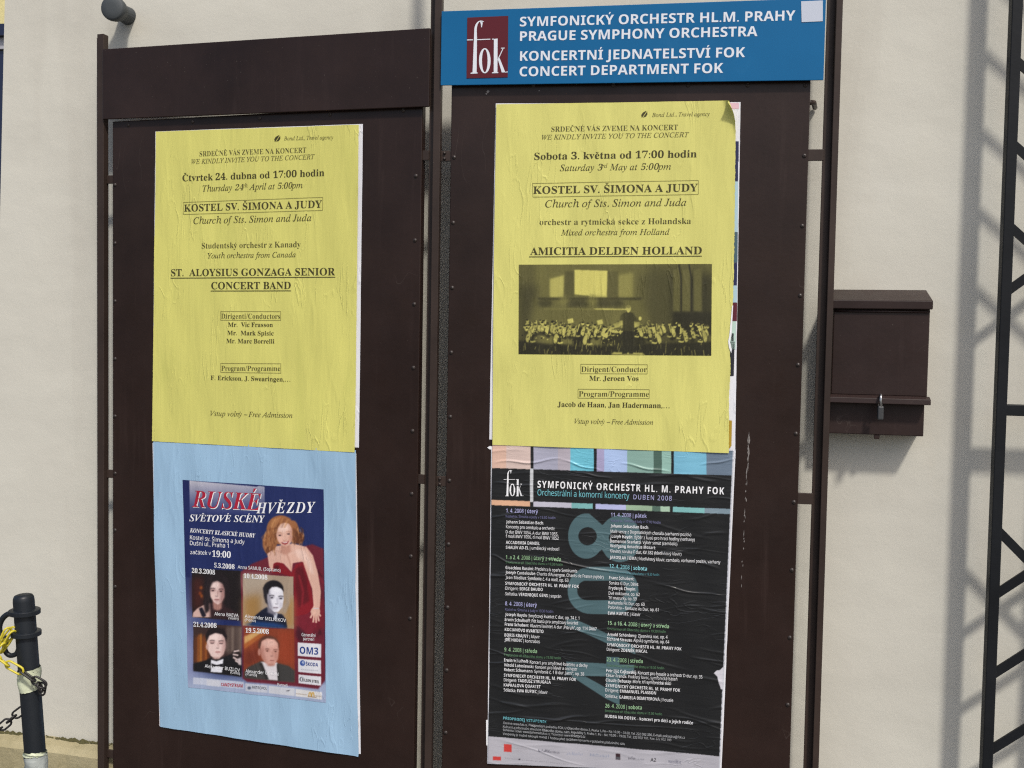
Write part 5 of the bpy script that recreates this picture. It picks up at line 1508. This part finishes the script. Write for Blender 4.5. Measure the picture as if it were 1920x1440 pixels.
# ================================================================ LETTER BOX ON THE WALL
DB = 0.076
uq = lambda x, y, o: PW.at(x, y, o)
xl = uq(1557, 650, DB)[0]
tx = Thing("letter_box", PW, xl, uq(1650, 816, DB)[1])
tag(tx.e, "dark brown metal letter box on the wall beside the right post", "letter box")
xr = uq(1744, 650, DB)[0]
zD1, zD0 = uq(1650, 579, DB)[1], uq(1650, 744, DB + .014)[1]
zL0 = uq(1650, 757, DB + .022)[1]
zB = uq(1650, 815.5, DB - 0.010)[1]
mb = MB(); mb.box(xl + .002, xr - .002, -DB + 0.004, 0.0, zL0, zD1 + .004); tx.part("body", mb, M['brown_box'], bevel=0.002)
mb = MB(); mb.box(xl + .004, xr - .0035, -DB - 0.004, -DB + 0.0035, zD0 + .002, zD1 - 0.003)
door = tx.part("door", mb, M['brown_box'], bevel=0.0025)
mb = MB(); mb.box(xl + .001, xr - .006, -DB + 0.008, -0.0005, zB, zL0 - .0005); tx.part("lower_box", mb, M['brown_box'], bevel=0.002)
# sloping hood with a front skirt
zh0, zh1 = uq(1650, 563, DB + .014)[1], uq(1650, 543, 0.0)[1]
xh = uq(1750, 563, DB + .014)[0]
mb = MB()
A = [(-DB - .014, zD1 - .001), (-DB - .014, zh0), (-0.0005, zh1), (-0.0005, zD1 + .0045)]
n = len(mb.v)
for u in (xl - .002, xh):
    mb.v += [(u, y, z) for y, z in A]
mb.f += [(0, 1, 2, 3), (7, 6, 5, 4), (0, 4, 5, 1), (1, 5, 6, 2), (2, 6, 7, 3), (3, 7, 4, 0)]; mb.m += [0] * 6
tx.part("hood", mb, M['brown_box'], bevel=0.002)
mb = MB(); mb.tube([(xl + .004, -DB - .0055, zD1 - .006), (xr - .004, -DB - .0055, zD1 - .006)], 0.0028, 8); tx.part("hinge", mb, M['brown_box'], door, smooth=True)
# folded lip of the door
mb = MB()
A = [(-DB - .0045, zD0 + .003), (-DB - .022, zD0 - .003), (-DB - .0235, zL0), (-DB - .019, zL0 - .0005), (-DB - .0035, zD0 - .006)]
k = len(A)
for u in (xl - .001, xr + .002):
    mb.v += [(u, y, z) for y, z in A]
mb.f += [tuple(range(k)), tuple(range(2 * k - 1, k - 1, -1))] + [(i, i + k, (i + 1) % k + k, (i + 1) % k) for i in range(k)]; mb.m += [0] * (k + 2)
tx.part("door_lip", mb, M['brown_box'], door, bevel=0.0012)
mb = MB(); q0 = uq(1644, 815, DB - .012); mb.box(q0[0] - .006, q0[0] + .006, -DB + .010, -DB + .014, q0[1] - .010, q0[1] - .0005)
tx.part("hasp_tab", mb, M['brown_box'], bevel=0.001)
# padlock hanging from the lip
qs = uq(1651, 750, DB + .026)
tp = Thing("padlock", PW, qs[0], qs[1] - 0.05)
tag(tp.e, "small steel padlock hanging on the letter box lip", "padlock")
mb = MB()
pts = [(qs[0] - .002, -DB - .014, qs[1] - .022)] + [(qs[0] - .001 + .001 * math.sin(a), -DB - .0235 + .0105 * -math.cos(a), qs[1] + .010 * math.sin(a) * 1.2) for a in np.linspace(math.pi, 0, 10)] + [(qs[0] + .002, -DB - .034, qs[1] - .022)]
mb.tube(pts, 0.0032, 8); tp.part("shackle", mb, M['steel'], smooth=True)
mb = MB(); zb0, zb1 = uq(1651, 787, DB + .028)[1], uq(1651, 761, DB + .028)[1]
mb.box(qs[0] - .0065, qs[0] + .0065, -DB - .0375, -DB - .024, zb0, zb1); tp.part("lock_body", mb, M['lock'], bevel=0.003)

# ================================================================ LATTICE COLUMN AT THE RIGHT
EO_ = 0.102
ug0, ug1 = uq(1894, 60, EO_)[0], uq(1917, 60, EO_)[0]
ug0b, ug1b = uq(1846, 1380, EO_)[0], uq(1869, 1380, EO_)[0]
ug0, ug1 = (ug0 + ug0b) / 2, (ug1 + ug1b) / 2 - 0.003
tg = Thing("steel_lattice", PW, ug0, 0, 0)
tag(tg.e, "dark steel lattice column with diagonal bars at the right of the wall", "lattice column")
WD = 0.142
for a, b in ((ug0, ug1), (ug1 + WD, 2 * ug1 - ug0 + WD)):
    mb = MB(); mb.box(a, b, -EO_, -EO_ + 0.032, 0, 3.2); tg.part("upright", mb, M['black_steel'], bevel=0.002)
def gz(py, px=1905): return uq(px, py, EO_)[1]
def lac(zs, dz, y, w=0.0125):
    mb = MB()
    mb.prism([(ug1 - .003, zs - w), (ug1 + WD + .003, zs + dz - w), (ug1 + WD + .003, zs + dz + w), (ug1 - .003, zs + w)], y, y + 0.006)
    tg.part("diagonal_bar", mb, M['black_steel'])
for z in (-352, -197, -42, 113, 270, 425):
    lac(gz(z) , -WD * 0.98, -EO_ + 0.012)
lac(gz(545), WD * 0.85, -EO_ + 0.020)
mb = MB(); mb.box(ug1 - .002, ug1 + WD + .002, -EO_ + 0.004, -EO_ + 0.030, gz(780, 1895), gz(759, 1895)); tg.part("cross_bar", mb, M['black_steel'], bevel=0.0015)
lac(gz(999, 1885), -WD * 1.05, -EO_ + 0.020, 0.014)
for py, px in ((1117, 1880), (1268, 1873), (1412, 1866), (1560, 1860), (1710, 1856)):
    lac(gz(py, px), WD * 0.84, -EO_ + 0.012)

# ================================================================ ROUND FITTING ON THE WALL, UPPER LEFT
ur, zr = uq(232, 26, 0.02)
tf = Thing("wall_fitting", PW, ur, zr)
tag(tf.e, "dark grey round headed fitting sticking out of the wall above the left board", "wall fitting")
mb = MB()
d = 0.085
uh, zh = uq(209, 14, d)
ax = (Vector((uh, -d, zh)) - Vector((ur, 0, zr))).normalized()
o0 = Vector((ur, 0.002, zr)); o1 = Vector((uh, -d, zh))
mb.tube([o0, o0 + ax * 0.045], [0.024, 0.022], 20); tf.part("neck", mb, M['grey_cast'], smooth=False, bevel=0.001)
mb = MB()
L = (o1 - o0).length
prof = [(0.040, 0.015), (0.044, 0.024), (0.060, 0.030), (0.074, 0.0325), (L - 0.008, 0.0325), (L - 0.003, 0.0315), (L, 0.0275), (L + .0012, 0.012), (L + .0014, 0.001)]
mb.tube([o0 + ax * a for a, _ in prof], [b for _, b in prof], 32); tf.part("head", mb, M['grey_cast'], smooth=True)

# ================================================================ BOLLARD AND CHAINS
PB = Plane(EYE + ray(55, 1250) * 2.30, 0.0)
bt, bm = PB.at(43.5, 1113.5), PB.at(68, 1440)
lean = (bt[0] - bm[0]) / (bt[1] - bm[1])
bx = lambda z: bm[0] + (z - bm[1]) * lean
Rb = 18.7 / 1900 * 2.30
tbk = Thing("bollard", PB, bx(0), 0)
tag(tbk.e, "black plastic bollard with pale tape bands standing before the wall", "bollard")
zt = bt[1]
mb = MB()
zs = [0, 0.02, 0.4, zt - 0.016, zt - 0.008, zt - 0.003, zt - 0.0008, zt]
rs = [Rb, Rb, Rb, Rb, Rb * 0.96, Rb * 0.84, Rb * 0.6, Rb * 0.05]
mb.tube([(bx(z), 0, z) for z in zs], rs, 32); tbk.part("post", mb, M['plastic_black'], smooth=True)
mb = MB(); mb.tube([(bx(z), 0, z) for z in (0.0, 0.03, 0.06, 0.075)], [0.17, 0.165, 0.10, 0.03], 28); tbk.part("base", mb, M['plastic_black'], smooth=True)
def zat(py): return PB.at(50, py)[1]
for py, rr_ in ((1147, 1.48), (1187, 1.42)):
    mb = MB(); z = zat(py)
    mb.tube([(bx(z), 0, z - .0065), (bx(z), 0, z - .0050), (bx(z), 0, z + .0050), (bx(z), 0, z + .0065)], [Rb * 1.12, Rb * rr_, Rb * rr_, Rb * 1.12], 32)
    tbk.part("collar", mb, M['plastic_black'], bevel=0.001)
def tape(y0, y1, m, sd):
    rr = random.Random(sd); mb = MB(); k = 40; rows = 9
    z0, z1 = zat(y0), zat(y1)
    for i in range(rows):
        for q in range(k):
            an = 2 * math.pi * q / k; f = i / (rows - 1)
            z = z0 + (z1 - z0) * f + (0.004 * math.sin(an + sd) + rr.uniform(-.001, .001)) * (1 if i in (0, rows - 1) else .5)
            R_ = Rb + 0.0012 + rr.uniform(0, 0.0016) + (0.0015 * math.sin(an * 3 + i))
            mb.v.append((bx(z) + R_ * math.cos(an), R_ * math.sin(an), z))
    for i in range(rows - 1):
        for q in range(k):
            w = (q + 1) % k; mb.f.append((i * k + q, (i + 1) * k + q, (i + 1) * k + w, i * k + w)); mb.m.append(0)
    tbk.part("tape_band", mb, m, smooth=True)
tape(1291, 1252, M['tape'], 1); tape(1416, 1408, M['tape'], 3); tape(1480, 1414, M['tape_grey'], 2)
def pb(px, py, off=0.0):
    u, z = PB.at(px, py, off); return Vector((u, -off, z))
def hookpath(pts, rad, name):
    P = [pb(*q) for q in pts]; out = []
    for i in range(len(P) - 1):
        p0, p1, p2, p3 = P[max(i - 1, 0)], P[i], P[i + 1], P[min(i + 2, len(P) - 1)]
        for k in range(6):
            t = k / 6
            out.append(0.5 * ((2 * p1) + (p2 - p0) * t + (2 * p0 - 5 * p1 + 4 * p2 - p3) * t * t + (3 * p1 - p0 - 3 * p2 + p3) * t ** 3))
    out.append(P[-1])
    mb = MB(); mb.tube(out, rad, 12); tbk.part(name, mb, M['plastic_black'], smooth=True)
hookpath([(28, 1150), (14, 1152), (4, 1161), (-1, 1174), (0, 1186), (6, 1195), (12, 1197)], 0.0064, "hook")
hookpath([(36, 1196), (35, 1215), (30, 1226), (20, 1229), (12, 1224), (8.5, 1214), (12, 1206)], 0.0056, "hook")

def link_mb(a, b, half, wire, nrm):
    a, b = Vector(a), Vector(b)
    ax = (b - a); L = ax.length; ax.normalize()
    s = (nrm - ax * nrm.dot(ax)).normalized()
    st = max(0.001, L / 2 - half)
    mid = (a + b) / 2
    path = []
    for k in range(9):
        an = -math.pi / 2 + math.pi * k / 8
        path.append(mid + ax * (st + half * math.cos(an)) + s * (half * math.sin(an)))
    for k in range(9):
        an = math.pi / 2 + math.pi * k / 8
        path.append(mid + ax * (-st + half * math.cos(an)) + s * (half * math.sin(an)))
    mb = MB(); mb.tube(path, wire, 8, closed=True)
    return mb
def chain(name, label, m, links, group=None):
    q = links[0]; base = pb(*q[0])
    t = Thing(name, PB, base.x, min(pb(*l[1]).z for l in links))
    tag(t.e, label, "chain", group)
    for i, (a, b, half, roll) in enumerate(links):
        A, B = pb(*a), pb(*b)
        n_ = Vector((0, 0, 1)) * math.cos(roll) + Vector((0, -1, 0)) * math.sin(roll)
        d_ = (B - A).normalized()
        if abs(n_.dot(d_)) > 0.9: n_ = Vector((1, 0, 0)) * math.cos(roll) + Vector((0, -1, 0)) * math.sin(roll)
        t.part("link", link_mb(A, B, half, 0.0024, n_), m, smooth=True)
GR_ = "plastic chains on the bollard"
O = 0.012
chain("plastic_chain", "yellow plastic chain bunched in the bollard's hook", M['chain_yellow'],
      [((29, 1177, O), (7, 1203, O), 0.0085, 0.2), ((26, 1183, O + .012), (9, 1212, O + .01), 0.0085, 0.9), ((17, 1177, O + .02), (3, 1207, O + .02), 0.0085, 0.5),
       ((14, 1199, O + .008), (-4, 1224, O + .008), 0.0085, 0.3), ((8, 1206, O + .02), (-8, 1230, O + .018), 0.0085, 1.2), ((-4, 1214, O), (-26, 1226, O), 0.0085, 0.6)], GR_)
F = 0.034
chain("plastic_chain", "yellow plastic chain reaching the bollard's pale tape band", M['chain_yellow'],
      [((-18, 1222, F), (2, 1238, F), 0.0085, 0.4), ((-3, 1234, F), (17, 1249, F), 0.0085, 1.1), ((11, 1243, F), (43, 1261, F), 0.0092, 0.1)], GR_)
chain("plastic_chain", "black plastic chain across the bollard's pale tape band", M['chain_black'],
      [((38, 1257, F), (66, 1277, F), 0.0085, 1.35), ((60, 1272, F), (86, 1287, F - .004), 0.0092, 0.1), ((81, 1280, F - .012), (77, 1303, F - .016), 0.0085, 0.3), ((70, 1280, F - .002), (80, 1296, F - .008), 0.0085, 1.3)], GR_)
chain("plastic_chain", "black plastic chain low at the left of the bollard", M['chain_black'],
      [((48, 1327, 0), (25, 1344, 0), 0.0090, 0.15), ((29, 1341, 0), (14, 1355, 0), 0.0085, 1.4), ((19, 1350, 0), (-1, 1367, 0), 0.0090, 0.15), ((3, 1364, 0), (-14, 1374, 0), 0.0085, 1.4), ((-9, 1371, 0), (-34, 1384, 0), 0.0090, 0.15)], GR_)
